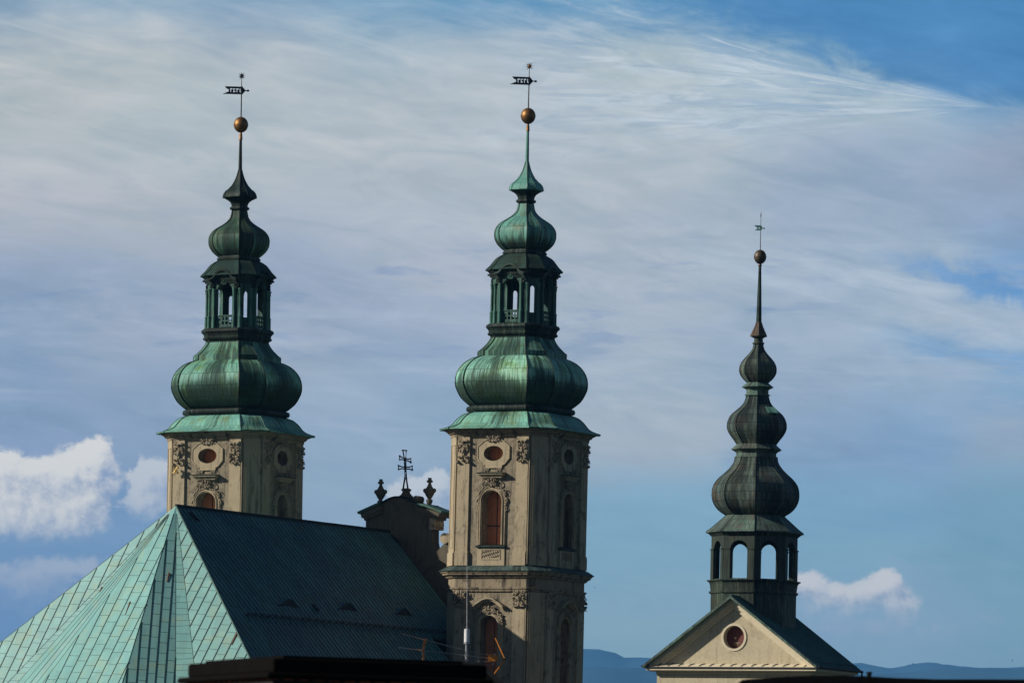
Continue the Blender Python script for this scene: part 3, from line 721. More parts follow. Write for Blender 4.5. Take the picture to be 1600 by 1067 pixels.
    mb.build('small_onion_dome', M['small_dome'], root, smooth=30)
    mb = MB()
    loft(mb, pr([(298.4, 24), (299.5, 24.5), (302, 19.5), (305, 15.5), (309, 13.2), (312.5, 13), (313, 15.2), (315, 16), (317, 15), (318, 12.3), (319.5, 11.8)]), HL, nsub=1); mb.build('neck', M['dark_copper'], root, smooth=50)
    mb = MB()
    loft(mb, pr([(253, 2.8)])+prs([(254, 3), (260, 4.5), (268, 7.2), (275, 10.8), (279.5, 13.6)], 3)+pr([(280, 14.2), (285.8, 19.5), (286.2, 21)])+prs([(287, 22), (291, 25.2), (295, 26.8)], 2)+pr([(298, 27.2), (299, 25)]), HL, nsub=2, rib=.03)
    mb.build('spire_cap', M['spire_green'], root, smooth=30)
    mb = MB(); loft(mb, pr([(203, 2.1), (254.5, 3.1)]), 22.5, nsub=1); mb.build('spire', M['spire_green'], root)
    mb = MB(); lathe(mb, [(Z(193), 1.9*K), (Z(196), 1.9*K), (Z(196.5), 2.4*K), (Z(203), 2.6*K), (Z(203.6), 3.0*K), (Z(205), 3.0*K)], 12); mb.build('collar', M['gold'], root, smooth=50)
    mb = MB()
    prof = [(Z(181.5-12.6*math.cos(math.pi*k/16)), max(.02, 11.6*K*math.sin(math.pi*k/16))) for k in range(17)]
    lathe(mb, prof, 28); lathe(mb, [(Z(181.2), 11.4*K), (Z(181.3), 12.0*K), (Z(182.4), 12.0*K), (Z(182.6), 11.4*K)], 28)
    mb.build('gilded_ball', M['gold'], root, smooth=50)
    mb = MB(); tube(mb, [(0, 0, Z(171)), (0, 0, Z(134)), (0, 0, Z(108))], [.05, .045, .022], 6); mb.build('rod', M['iron'], root)
    # weather vane: cut-out date, reads from the far side
    vn = empty('weather_vane'); vn.parent = root
    vn.rotation_euler = (0, 0, R(AZ+6)); vn.location = (0, 0, Z(127))
    px = K
    def sheet(loop, holes, mb):
        plate(mb, [(x*px, z*px) for x, z in loop], [[(x*px, z*px) for x, z in h] for h in holes], -.02, .02)
    seven = [(0, 6), (5, 6.4), (5, 4.6), (2.1, 4.4), (2.5, 0), (1.2, 0), (.6, 4.6), (0, 4.4)]
    two = [(.2, .0), (4.6, .6), (4.4, 1.9), (2.9, 1.9), (1.5, 3.9), (1.5, 4.8), (4.3, 4.6), (4.4, 6.1), (.3, 6.1), (.2, 3.7), (1.6, 1.7), (.2, 1.6)]
    one = [(1.0, 6.2), (2.3, 6.2), (2.3, 1.6), (3.9, .9), (3.2, -.3), (1.3, .6), (1.0, 1.2)]
    def g(poly, ox, s=1.0): return [(x*s+ox, z-3.1) for x, z in poly]
    body = [(-27, 6.2), (-1, 6.2), (1.3, 6.4), (4.5, 2.6), (6.2, .9), (6.2, -.9), (4.5, -2.6), (1.3, -6.4), (-1, -6.2), (-30.5, -6.2), (-24, -3.4), (-20.5, -2), (-20.8, 1.6), (-24, 2.6)]
    mb = MB(); sheet(body, [g(seven, -18.6, .8), g(two, -13.6, .86), g(seven, -8.6, .8), g(one, -4.0, .95)], mb); mb.build('date_flag', M['iron'], vn)
    mb = MB(); tube(mb, [(6*px, 0, 0), (9*px, 0, 0)], .04, 5); ball(mb, (10.3*px, 0, 0), (2.3*px, 1.6*px, 1.8*px)); mb.build('counterweight', M['iron'], vn, smooth=60)
    mb = MB(); lathe(mb, [(-7*px, 1.0*px), (7*px, 1.0*px)], 8); mb.build('sleeve', M['iron'], vn)
    mb = MB(); zc = Z(104)
    for k in range(8):
        a = math.pi/4*k+.1; L = 7.4 if k % 2 else 6.4
        d = Vector((math.cos(a)*L*px, 0, math.sin(a)*L*px)); s_ = Vector((-math.sin(a), 0, math.cos(a)))*1.25*px
        c0 = Vector((0, 0, zc)); h = Vector((0, .06, 0))
        i = mb.add([c0+d, c0+d*.3+s_, c0+d*.3-s_, c0+h*1.5, c0-h*1.5])
        mb.face((i, i+1, i+3)); mb.face((i, i+3, i+2)); mb.face((i, i+4, i+1)); mb.face((i, i+2, i+4))
    ball(mb, (0, 0, zc), (2*px, .1, 2*px))
    mb.build('star', M['gold'], root)
    # added stone strip imitating the sunlit edge of the corner pilaster
    T = face_T(45, APC); mb = MB()
    tube(mb, [T((-HWC-.3, 4.2, Z(725))), T((-HWC-.3, 4.2, Z(886)))], .05, 6); tube(mb, [T((-HWC-.3, 4.0, Z(931))), T((-HWC-.3, 4.0, Z(1140)))], .05, 6)
    mb.build('lit_edge_strip', M['stone'], root)
    return root

def place(root, px, py, Y, lean):
    p = at(px, py, Y); root.rotation_mode = 'XYZ'
    rot = Matrix.Rotation(R(lean), 4, 'Y') @ Matrix.Rotation(R(-AZ), 4, 'Z')
    piv = Vector((p.x, p.y, Z(750)))
    root.matrix_world = Matrix.Translation(piv) @ rot @ Matrix.Translation((0, 0, -Z(750)))
tower = build_tower()
place(tower, 811, 750, Y2, .3)
tag(tower, 'right-hand twin stone tower with green onion dome and bright green spire cap', 'bell tower')
Y1 = Y2/.98
tower_b = copy_tree(tower)
place(tower_b, 367.6, 740, Y1, -.45)
tag(tower_b, 'left twin green onion-domed tower, its spire nearly black, rising behind the roof ridge', 'bell tower')
def swap(o, name, mat):
    for c in o.children:
        if c.name.split('.')[0] == name:
            c.material_slots[0].link = 'OBJECT'; c.material_slots[0].material = mat
for nm in ('spire_cap', 'spire'): swap(tower_b, nm, M['spire_dark'])
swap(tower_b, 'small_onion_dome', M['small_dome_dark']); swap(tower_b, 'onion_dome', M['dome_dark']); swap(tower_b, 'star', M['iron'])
# gilded crossed keys on the left tower's capital
mb = MB(); T = face_T(0, APW+3)
for s in (-1, 1):
    tube(mb, [T((-HW+10-s*4, 8, Z(731))), T((-HW+10+s*4, 8, Z(741)))], .09, 5); ball(mb, (-HW+10+s*4, 8, Z(741)), (1.8, 1, 1.8*K), T)
kx = mb.build('gilded_ornament', M['gold_bright'], tower_b)

# ------------------------------------------------------------------ church nave, apse roof and facade gable
n_ = Vector((-math.sin(R(AZ)), -math.cos(R(AZ)), 0)); t_ = Vector((math.cos(R(AZ)), -math.sin(R(AZ)), 0))
A1 = at(367.6, 740, Y1); A2 = at(811, 750, Y2)
MID = Vector(((A1.x+A2.x)/2, (A1.y+A2.y)/2, 0))
kx_ = (275-800)/F                                             # ridge end: solve along the nave axis
L = 30.0
for _ in range(20):
    p = MID+n_*L; zz = height_at(p.x, p.y, 790); q = proj((p.x, p.y, zz)); L += (q[0]-275)/F*p.y/abs(n_.x)
UA = L; ZR = zz
print('nave length', L, 'ridge z', ZR, 'far ridge px', proj((*(MID+n_*-2).to_2d(), ZR)))
SL = 1.11
church = empty('abbey_church', (MID.x, MID.y, 0))
tag(church, 'church with long dark copper roof, bright green apse and scrolled stone gable between twin towers', 'church')
def W2(u, v, z): return n_*u+t_*v+Vector((0, 0, z))             # church-local (child space: rotation free)
def lerp(a, b, t): return a+(b-a)*t
def slope_pts(u, v, side=1, off=0.0):
    nn = (t_*side*SL+Vector((0, 0, 1))).normalized()
    return n_*u+t_*v*side+Vector((0, 0, ZR-SL*v))+nn*off
VE = 14.4
def clip_line(poly, axis_u):                                     # v-interval(s) of the polygon at u = const
    xs = []
    for i in range(len(poly)):
        (u0, v0), (u1, v1) = poly[i], poly[(i+1) % len(poly)]
        if (u0-axis_u)*(u1-axis_u) < 0: xs.append(v0+(v1-v0)*(axis_u-u0)/(u1-u0))
    xs.sort(); return [(xs[i], xs[i+1]) for i in range(0, len(xs)-1, 2)]
UE = UA+.545*VE/.9
FRONT = APW*K+.25; INN = math.hypot((A2-A1).x, (A2-A1).y)/2-APW*K-.1
for side in (1, -1):
    pl = [(-2.3, 0), (-2.3, INN), (FRONT, INN), (FRONT, VE), (UE if side > 0 else UA, VE), (UA, 0)]
    mb = MB()
    tri = tessellate_polygon([[Vector((a, b, 0)) for a, b in pl]])
    sl = math.hypot(1, SL)
    for off in (0, -.25):
        i0 = mb.add([slope_pts(a, b, side, off) for a, b in pl])
        for t3 in tri: mb.face([i0+i for i in t3], [(pl[i][0], pl[i][1]*sl) for i in t3])
    for i in range(len(pl)):
        a, b = pl[i], pl[(i+1) % len(pl)]
        mb.poly([slope_pts(*a, side, 0), slope_pts(*b, side, 0), slope_pts(*b, side, -.25), slope_pts(*a, side, -.25)])
    u = -2.3+.2
    rnd = random.Random(4)
    while u < UE-.1:
        for (v0, v1) in clip_line(pl, u):
            a = slope_pts(u, v0, side, .0); b = slope_pts(u, v1, side, .0); nn = (t_*side*SL+Vector((0, 0, 1))).normalized()
            w = n_*.02
            i = mb.add([a-w, a+w, a+w+nn*.05, a-w+nn*.05, b-w, b+w, b+w+nn*.05, b-w+nn*.05])
            mb.face((i, i+3, i+7, i+4)); mb.face((i+3, i+2, i+6, i+7)); mb.face((i+2, i+1, i+5, i+6))
        u += .58
    ro = mb.build('nave_roof', M['nave'], church)
    if side == 1: nave_roof = ro
mb = MB(); tube(mb, [W2(-2.3, 0, ZR+.03), W2(UA, 0, ZR+.03)], .11, 6); mb.build('ridge_cap', M['dark_copper'], church)

# apse fan
A_ = W2(UA, 0, ZR)
edges = [(-.79, .42), (-1.29, .463), (-.87, .135), (-.225, -.69), (.06, -.67), (.175, -.70), (.54, -.904)]
DROP = 16.0
mb = MB(); seam = MB()
def fan_face(e0, e1, w=.75, seams=True, joint=1.02, sdir=-.42):
    """plane through the apex between two edge directions; seams laid at sdir (x per unit drop)"""
    a = A_; b = a+Vector((e0[0], e0[1], -1))*DROP; c = a+Vector((e1[0], e1[1], -1))*DROP
    nn = (b-a).cross(c-a).normalized(); nn = nn if nn.z > 0 else -nn
    fall = (Vector((0, 0, -1))+nn*nn.z).normalized(); acr = nn.cross(fall)
    if acr.x < 0: acr = -acr
    uvs = [((q-a).dot(acr), (q-a).dot(fall)) for q in (a, b, c)]
    mb.poly([a, b, c], uvs)
    def to3(x, h):                                             # point of the plane at lateral x, drop h
        y = -(nn.x*x-nn.z*h)/nn.y
        return a+Vector((x, y, -h))
    def strip(p, q, ww, hh):
        d = (q-p).normalized(); s = nn.cross(d)*ww
        i = seam.add([p-s, p+s, p+s+nn*hh, p-s+nn*hh, q-s, q+s, q+s+nn*hh, q-s+nn*hh])
        seam.face((i, i+3, i+7, i+4)); seam.face((i+3, i+2, i+6, i+7)); seam.face((i+2, i+1, i+5, i+6)); seam.face((i, i+1, i+2, i+3)); seam.face((i+4, i+5, i+6, i+7))
    rnd = random.Random(int(e0[0]*100)+7)
    # sheared coordinate: s = x - sdir*h is constant along a seam
    def span_s(s0):                                            # drops at which the seam line crosses the two edges
        hs = []
        for e in (e0, e1):
            k = e[0]-sdir
            if abs(k) > 1e-6:
                h = s0/k
                if 0 < h < DROP: hs.append(h)
        x = s0+sdir*DROP
        if e0[0]*DROP < x < e1[0]*DROP: hs.append(DROP)
        hs = sorted(hs); return (hs[0], hs[-1]) if len(hs) >= 2 else None
    if seams:
        sa = min(0, (e0[0]-sdir)*DROP, (e1[0]-sdir)*DROP); sb = max(0, (e0[0]-sdir)*DROP, (e1[0]-sdir)*DROP)
        s0 = sa+w*.4
        while s0 < sb:
            sp = span_s(s0)
            if sp and sp[1]-sp[0] > .4:
                strip(to3(s0+sdir*sp[0], sp[0]+.05), to3(s0+sdir*sp[1], sp[1]), .025, .035)
            h = (sp[0] if sp else 1.5)+rnd.uniform(0, joint*.8)
            while h < DROP:
                xa = max(s0+sdir*h, e0[0]*h); xb = min(s0+w+sdir*h, e1[0]*h)
                if xb-xa > .12: strip(to3(xa, h), to3(xb, h+.05), .013, .010)
                h += joint*.8*rnd.uniform(.88, 1.12)
            s0 += w*rnd.uniform(.94, 1.06)
    else:
        h = .8
        while h < DROP:
            if (e1[0]-e0[0])*h > .1: strip(to3(e0[0]*h, h), to3(e1[0]*h, h+rnd.uniform(-.1, .05)), .010, .009)
            h += rnd.uniform(.34, .55)
    for e in (e0, e1): strip(to3(e[0]*.6, .6), to3(e[0]*DROP, DROP), .014, .015)
def between(e0, e1, f): return (e0[0]+(e1[0]-e0[0])*f, e0[1]+(e1[1]-e0[1])*f)
fan_face(edges[0], edges[1])
v1 = between(edges[1], edges[2], .86)
fan_face(edges[1], v1)
fan_face(v1, edges[2], seams=False)
prev = edges[2]
for f in (.07, .13, .19, .25):                                 # bundle of long tapering sheets beside the valley
    nx_ = between(edges[2], edges[3], f); nx_ = (nx_[0], nx_[1]+.012*math.sin(f*40)); fan_face(prev, nx_, 99); prev = nx_
fan_face(prev, edges[3], .80)
fan_face(edges[3], edges[4], .66, sdir=-.01)
fan_face(edges[4], edges[5], seams=False)
fan_face(edges[5], edges[6], .72, sdir=-.44)
apse = mb.build('apse_roof', M['apse'], church)
M['seam'] = plain('seam_shadow_copper', (.02, .05, .045), .6)
seam.build('standing_seams', M['seam'], apse)
# dark hip cover between the lit apse and the dark slope
mb = MB(); e = A_+Vector((edges[6][0], edges[6][1], -1))*DROP; tube(mb, [A_, e], .07, 5); mb.build('hip_cover', M['skirt'], church)
# back closing side of the apse and body walls down to the ground
base = [A_+Vector((q[0], q[1], -1))*DROP*.985 for q in edges]
mb = MB()
for i in range(len(base)-1):
    a, b = base[i], base[i+1]; mb.poly([a, b, (b.x, b.y, 0), (a.x, a.y, 0)])
for side in (1, -1):
    a = slope_pts(FRONT, VE-.4, side, -.3); b = slope_pts(UE if side > 0 else UA, VE-.4, side, -.3)
    mb.poly([a, b, (b.x, b.y, 0), (a.x, a.y, 0)])
mb.build('wall', M['gable_stone'], church)
# rust stains and iron hooks on the apse
M['rust'] = plain('rust', (.18, .07, .03), .8)
for (px, py, dx, dy) in ((160, 917, 4, 8), (204, 940, 8, 20), (264, 895, 3, 14), (370, 990, 8, 17)):
    for (e0, e1) in ((edges[1], edges[2]), (edges[2], edges[3]), (edges[3], edges[4]), (edges[5], edges[6])):
        a = A_+church.location; b = a+Vector((e0[0], e0[1], -1))*DROP; c = a+Vector((e1[0], e1[1], -1))*DROP
        nn = (b-a).cross(c-a).normalized(); nn = nn if nn.z > 0 else -nn
        p = on_plane(px, py, a, nn); q = on_plane(px-dx, py+dy, a, nn)
        w0 = (p-a); f = (w0.x/-w0.z)
        if e0[0] <= f < e1[0]:
            mb = MB(); tube(mb, [p+nn*.03-church.location, q+nn*.03-church.location], [.07, .025], 5); mb.build('hook', M['rust'], church); break

# eyebrow dormers, snow guard, hatches on the dark slope
slope_n = (t_*SL+Vector((0, 0, 1))).normalized()
P0 = church.location+Vector((0, 0, ZR))
def on_slope(px, py): return on_plane(px, py, P0, slope_n)-church.location
for i, (px, py, w, h) in enumerate(((450, 946, 1.6, .5), (542, 951.5, 1.5, .48), (630, 959.5, 1.4, .48))):
    c = on_slope(px, py); mb = MB(); N = 16
    fr = []; bk = []
    for k in range(N+1):
        s = -1+2*k/N; hh = h*math.cos(math.pi*s/2)**2
        p = c+n_*(-s*w)+t_*.12+Vector((0, 0, hh)); fr.append(p); bk.append(p-t_*(hh/SL+.1))
    for k in range(N): mb.poly([fr[k], fr[k+1], bk[k+1], bk[k]], [(k*.1, 0), (k*.1+.1, 0), (k*.1+.1, .5), (k*.1, .5)])
    dm = mb.build('eyebrow_dormer', M['nave'], nave_roof, smooth=60)
    mb = MB()
    for k in range(N):
        a, b = fr[k], fr[k+1]; o = -t_*.06
        a0 = Vector((a.x, a.y, c.z-.13)); b0 = Vector((b.x, b.y, c.z-.13)); mb.poly([a+o, b+o, b0+o, a0+o])
    mb.build('louvre', M['roof_dark'], dm)
mb = MB()
g0 = on_slope(383, 962); g1 = on_slope(690, 985)
g1 = Vector((g0.x, g0.y, g0.z))+n_*((g1-g0).dot(n_))
for hgt in (.12, .32): tube(mb, [g0+slope_n*hgt, g1+slope_n*hgt], .03, 4)
k = 0; LL = (g1-g0).length
while k < LL:
    p = g0+(g1-g0)*(k/LL); d = (n_*SL*0+t_-Vector((0, 0, SL))).normalized()
    tube(mb, [p, p+slope_n*.38], .025, 4); tube(mb, [p+slope_n*.36, p+d*.5], .02, 4); tube(mb, [p+slope_n*.12, p+slope_n*.32+n_*-.5], .02, 4); k += .95
mb.build('snow_guard', M['iron'], nave_roof)
for (px, py, dx, dy, w) in ((296, 803, 12, 12, .16), (611, 838, 12, 12, .15), (487, 946, 8, 10, .12)):
    a = on_slope(px, py); b = on_slope(px+dx, py+dy); mb = MB(); d = (b-a)
    for f in (0.0, 1.0):
        tube(mb, [a+n_*(w*(1-2*f))+slope_n*.15, b+n_*(w*(1-2*f))+slope_n*.15], .05, 4)
    for q in range(6): p = a+d*(q/5)+slope_n*.15; tube(mb, [p+n_*w, p-n_*w], .05, 4)
    mb.build('roof_ladder', M['iron'], nave_roof)

# facade gable, seen from behind
GU = -3.3
gp = church.location+n_*GU
def on_gable(px, py): 
    p = on_plane(px, py, gp, n_)-church.location
    return p
def gtz(px, py): p = on_gable(px, py); return (p.dot(t_), p.z)
def TG(p): return t_*p[0]+n_*(GU+p[1])+Vector((0, 0, p[2]))
body = [gtz(*q) for q in ((571.5, 1200), (571.5, 806), (594, 786), (603, 781.5), (612, 777), (620, 775.3), (632, 775.8), (642, 779.5), (653, 786), (668, 788), (676, 806), (676, 846), (677, 853), (680.5, 862), (686, 857), (692, 851), (700, 841), (712, 838), (712, 1350), (571.5, 1350))]
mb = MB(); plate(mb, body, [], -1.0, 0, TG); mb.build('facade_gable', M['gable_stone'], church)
gab = church.children[-1]
for (pts, th) in ((((563.5, 800), (578, 793.5), (591, 787.5), (597, 785.5)), 1), (((654, 786.5), (668, 787.5), (680, 792.5), (695.5, 798.5)), 1)):
    p = [gtz(*q) for q in pts]
    mb = MB(); band(mb, p, .18, -1.55, .55, TG); mb.build('copper_coping', M['skirt'], gab)
    mb = MB(); s = -1 if pts[0][0] < 600 else 1
    ins = [(x*1.0-(0 if s > 0 else 0), z-.2) for x, z in p]
    band(mb, [(lerp(p[0][0], p[-1][0], .10 if s < 0 else 0), lerp(p[0][1], p[-1][1], .1 if s < 0 else 0)-.2), (lerp(p[0][0], p[-1][0], 1 if s < 0 else .88), lerp(p[0][1], p[-1][1], 1 if s < 0 else .88)-.2)], .35, -1.35, .38, TG)
    band(mb, [(lerp(p[0][0], p[-1][0], .2 if s < 0 else 0), lerp(p[0][1], p[-1][1], .2 if s < 0 else 0)-.55), (lerp(p[0][0], p[-1][0], 1 if s < 0 else .78), lerp(p[0][1], p[-1][1], 1 if s < 0 else .78)-.55)], .25, -1.2, .22, TG)
    mb.build('moulding', M['gable_stone'], gab)
p = [gtz(*q) for q in ((594, 786), (603, 781), (612, 776.7), (620, 775), (632, 775.5), (642, 779), (653, 785.5))]
mb = MB(); band(mb, catmull(p, 3), .12, -1.2, .2, TG); mb.build('copper_coping', M['dark_copper'], gab)
# console under the right cornice, scroll ball
mb = MB(); x, z = gtz(679, 817)
box(mb, x-.35, x+.2, -1.1, .2, z-.5, z+.9, TG); ball(mb, (x+.05, -.4, z-.1), (.38, .8, .38), TG, 10, 8); mb.build('console', M['stone'], gab, smooth=40)
mb = MB(); x, z = gtz(697.5, 841)
lathe(mb, [(-.55, .1), (-.5, .40), (0.5, .40), (.55, .1)], 18, (0, 0), lambda p: TG((x+p[0], -.2+p[2], z+p[1]))); mb.build('volute', M['stone'], gab, smooth=40)
mb = MB(); x, z = gtz(650, 779.5); lathe(mb, [(-.5, .05), (-.45, .26), (.45, .26), (.5, .05)], 14, (0, 0), lambda p: TG((x+p[0], -.4+p[2], z+p[1]))); mb.build('volute', M['gable_stone'], gab, smooth=40)
kg = gp.y/F
for (px, lean) in ((589.3, 0), (665.8, 0)):                       # flaming urn finials
    x, z = gtz(px, 788 if px > 600 else 790); mb = MB()
    y0 = 788 if px > 600 else 790
    pf = [(745.5, 2.6), (749, 3.0), (750, 4.8), (752.5, 4.8), (753.5, 2.2), (756, 2.6), (760, 4.5), (764, 7.5), (767, 8.4), (770, 7.6), (774, 5.5), (777.5, 3.2), (779, 2.6), (779.5, 4.8), (782, 5.2), (785, 4.2), (788, 2.8), (793, 4)]
    lathe(mb, [(z+(788-q)*kg, r*kg) for q, r in pf], 12, (0, 0), lambda p: TG((x+p[0], -.5+p[1], p[2])))
    for s in (-1, 1): ball(mb, (x+s*8.2*kg, -.5, z+(788-765.5)*kg), (3.4*kg, 3.2*kg, 3.6*kg), TG)
    mb.build('urn_finial', M['gable_stone'], gab, smooth=50)
# cross pedestal and openwork double cross
x, z = gtz(629.5, 776); mb = MB()
pf = [(762, 5.2), (763.5, 8.2), (765.5, 8.2), (767, 6), (770, 7), (773, 9.5), (774, 11.5), (777.5, 11.5), (779, 11)]
lathe(mb, [(z+(776-q)*kg, r*kg) for q, r in pf], 8, (0, 0), lambda p: TG((x+p[0], -.5+p[1], p[2]))); mb.build('pedestal', M['gable_stone'], gab)
cr = MB()
def gl(pts, r=.05):
    tube(cr, [TG((gtz(*q)[0], -.5, gtz(*q)[1])) for q in pts], r, 5)
gl([(624.4, 763), (627.2, 747), (627.6, 734), (626.6, 716), (624.5, 703)]); gl([(632.5, 762), (630.2, 747), (629.2, 734), (629.0, 716), (629.8, 703)])
gl([(623, 702.5), (631, 703)]); gl([(625.8, 763), (629.5, 740)], .025); gl([(631.2, 762), (628.4, 740)], .025)
for (cx, cy, w, sl) in ((628.2, 716.5, 9.2, .25), (628.4, 730, 11.3, .05)):
    for s in (-1, 1):
        gl([(cx, cy-1.0), (cx+s*w*.6, cy-1.5+s*sl*w*.6), (cx+s*w, cy-3.6+s*sl*w)]); gl([(cx, cy+1.6), (cx+s*w*.6, cy+1.6+s*sl*w*.6), (cx+s*w, cy+3.6+s*sl*w)]); gl([(cx+s*w, cy-4+s*sl*w), (cx+s*w*.93, cy+s*sl*w), (cx+s*w, cy+4+s*sl*w)])
q = gtz(627.8, 716.8); ball(cr, (q[0], -.5, q[1]), (.13, .1, .13), TG)
cr.build('double_cross', M['iron'], gab)

# ------------------------------------------------------------------ chapel with ridge turret
Y3 = 400.0; C = Y3/F; AZ3 = 25.2
PC = at(1177.3, 932, Y3)
chap = empty('chapel', (PC.x, PC.y, 0), (0, 0, R(-AZ3)))
tag(chap, 'cream gabled chapel on the right with a dark triple-onion turret astride its roof', 'chapel')
zc_ = lambda py: height_at(PC.x, PC.y, py)
R3 = Matrix.Rotation(R(-AZ3), 3, 'Z')
def lz(lx, ly, py):
    p = R3 @ Vector((lx, ly, 0))+Vector((PC.x, PC.y, 0)); return height_at(p.x, p.y, py)
G = 143*C; S_ = 92*C
z_apex = lz(0, -S_, 931.5); z_eave = lz(-G, -S_, 1038)
sl3 = (z_apex-z_eave)/G
def TF(p): return Vector((p[0], -p[1], p[2]))                   # outward from front
FW = S_-.75                                                     # wall plane
mb = MB()
zt = z_eave-.1; hwl = G-.62
zwt = z_apex-.62*sl3-.2
oz = lz(0, -FW, 995); ox = .0
wl = lambda m=0: ellipse(ox, oz, .78+m, .80+m, 32)
plate(mb, [(-hwl, 0), (hwl, 0), (hwl, zt-.3), (hwl, zt), (0, zt+hwl*sl3-.05), (-hwl, zt), (-hwl, zt-.3)], [wl()], FW-.5, FW, TF, back=False)
mb.poly([(hwl, -FW, 0), (hwl, FW, 0), (hwl, FW, zt), (hwl, -FW, zt)]); mb.poly([(-hwl, -FW, 0), (-hwl, FW, 0), (-hwl, FW, zt), (-hwl, -FW, zt)])
mb.poly([(-hwl, FW, 0), (hwl, FW, 0), (hwl, FW, zt), (0, FW, zt+hwl*sl3), (-hwl, FW, zt)])
mb.build('wall', M['cream'], chap)
mb = MB(); plate(mb, wl(.17), [wl(.01)], FW, FW+.06, TF, back=False); rw = mb.build('round_window', M['cream_trim'], chap, smooth=40)
mb = MB(); plate(mb, wl(.1), [], FW-.62, FW-.5, TF); mb.build('shutter', M['shutter_dark'], rw)
mb = MB()
tube(mb, [(-.12, -(FW-.48), oz+.02), (-.10, -(FW-.48), oz-.12)], [.09, .05], 6)
for (dx, l) in ((-.22, .18), (-.05, .3), (.08, .22), (.2, .25), (.3, .15)): tube(mb, [(dx*.6, -(FW-.48), oz-.32), (dx, -(FW-.48), oz-.32-l)], [.035, .02], 4)
mb.build('droppings', M['stone'], rw)
# raking cornice
for s in (-1, 1):
    mb = MB(); Ts = lambda p, s=s: Vector((s*p[0], -p[1], p[2]))
    d = .12
    for (o0, o1, yo) in ((.10, .34, .40), (.34, .46, .30), (.46, .66, .14)):
        k = math.hypot(1, sl3)
        zo = lambda x, o: z_apex-x*sl3-o*k
        x_end = lambda o: min(G-.05, (z_apex-o*k-(z_eave-.22))/sl3)
        P = [(0, zo(0, o0)), (x_end(o0), zo(x_end(o0), o0)), (x_end(o1), zo(x_end(o1), o1)), (0, zo(0, o1))]
        plate(mb, P, [], FW, FW+yo, Ts)
    rk = mb.build('raking_cornice', M['cream_trim'], chap)
    mb = MB(); k = math.hypot(1, sl3); zo = lambda x, o: z_apex-x*sl3-o*k; xe = G+.10
    plate(mb, [(0, zo(0, -.06)), (xe, zo(xe, -.06)), (xe, zo(xe, .10)), (0, zo(0, .10))], [], FW, FW+.82, Ts); mb.build('verge', M['chapel_skirt'], rk)
# horizontal cornice all round
mb = MB()
for (z0, z1, o) in ((-.36, -.14, .60), (-.44, -.36, .42), (-.60, -.44, .06)):
    box(mb, -hwl-o, hwl+o, -FW-o, FW+o, z_eave+z0, z_eave+z1)
mb.build('cornice', M['cream_trim'], chap)
mb = MB()
ld = lambda x, y, z: (x, y, z)
i = mb.add([(-G+.1, -FW-.62, z_eave-.115), (G-.1, -FW-.62, z_eave-.115), (G-.1, -FW-.01, z_eave+.1), (-G+.1, -FW-.01, z_eave+.1), (-G+.1, -FW-.62, z_eave-.16), (G-.1, -FW-.62, z_eave-.16)])
mb.face((i, i+1, i+2, i+3)); mb.face((i, i+4, i+5, i+1))
mb.mi = 1
rnd = random.Random(3)
for k in range(15):
    x = -G+.9+k*(2*G-1.8)/14; tube(mb, [(x, -FW-.60, z_eave-.06), (x+.02, -FW-.3, z_eave+.04), (x+.2+rnd.uniform(-.05, .1), -FW-.08, z_eave+.12)], .03, 4)
box(mb, -G+.1, G-.1, -FW-.68, -FW-.60, z_eave-.22, z_eave-.12)
mb.build('ledge', [M['cream_trim'], M['iron']], chap)
# roof
mb = MB(); kk = math.hypot(1, sl3)
for s in (-1, 1):
    ov = .12; a = lambda x, y, o=0.0: (s*x, y, z_apex-x*sl3+.02+o)
    for o in (0, -.14):
        mb.poly([a(0, -S_, o), a(G+ov, -S_, o), a(G+ov, S_, o), a(0, S_, o)], [(-S_, 0), (-S_, (G+ov)*kk), (S_, (G+ov)*kk), (S_, 0)])
    mb.poly([a(0, -S_), a(G+ov, -S_), a(G+ov, -S_, -.14), a(0, -S_, -.14)]); mb.poly([a(0, S_), a(G+ov, S_), a(G+ov, S_, -.14), a(0, S_, -.14)]); mb.poly([a(G+ov, -S_), a(G+ov, S_), a(G+ov, S_, -.14), a(G+ov, -S_, -.14)])
    y = -S_+.02
    while y <= S_:
        p = Vector(a(0, y)); q = Vector(a(G+ov, y)); up = Vector((s*sl3, 0, 1)).normalized()*.06; w = Vector((0, .025, 0))
        i = mb.add([p-w, p+w, p+w+up, p-w+up, q-w, q+w, q+w+up, q-w+up])
        mb.face((i, i+3, i+7, i+4)); mb.face((i+3, i+2, i+6, i+7)); mb.face((i+2, i+1, i+5, i+6)); mb.face((i+4, i+5, i+6, i+7)); y += .43
tube(mb, [(0, -S_, z_apex+.05), (0, S_, z_apex+.05)], .09, 6)
rf = mb.build('roof', M['chapel_roof'], chap)
for s in (-1, 1):
    mb = MB(); pts = [(s*(G+.2), -S_, z_eave-.1), (s*(G+.2), S_+.1, z_eave-.13)]
    tube(mb, pts, .09, 6)
    for k in range(9): yy = -S_+.2+k*(2*S_-.4)/8; tube(mb, [(s*(G-.1), yy, z_eave+.1), (s*(G+.2), yy, z_eave-.08)], .02, 4)
    tube(mb, [(s*(G-.15), -S_+.2, z_eave+.28), (s*(G-.15), S_-.1, z_eave+.28)], .02, 4)
    mb.build('gutter', M['iron'], rf)
mb = MB(); tube(mb, [(G+.2, S_, z_eave-.1), (G+.16, S_+.05, z_eave-.6), (G-.3, S_-.2, z_eave-1.1)], .07, 6); mb.build('downpipe', M['iron'], chap)

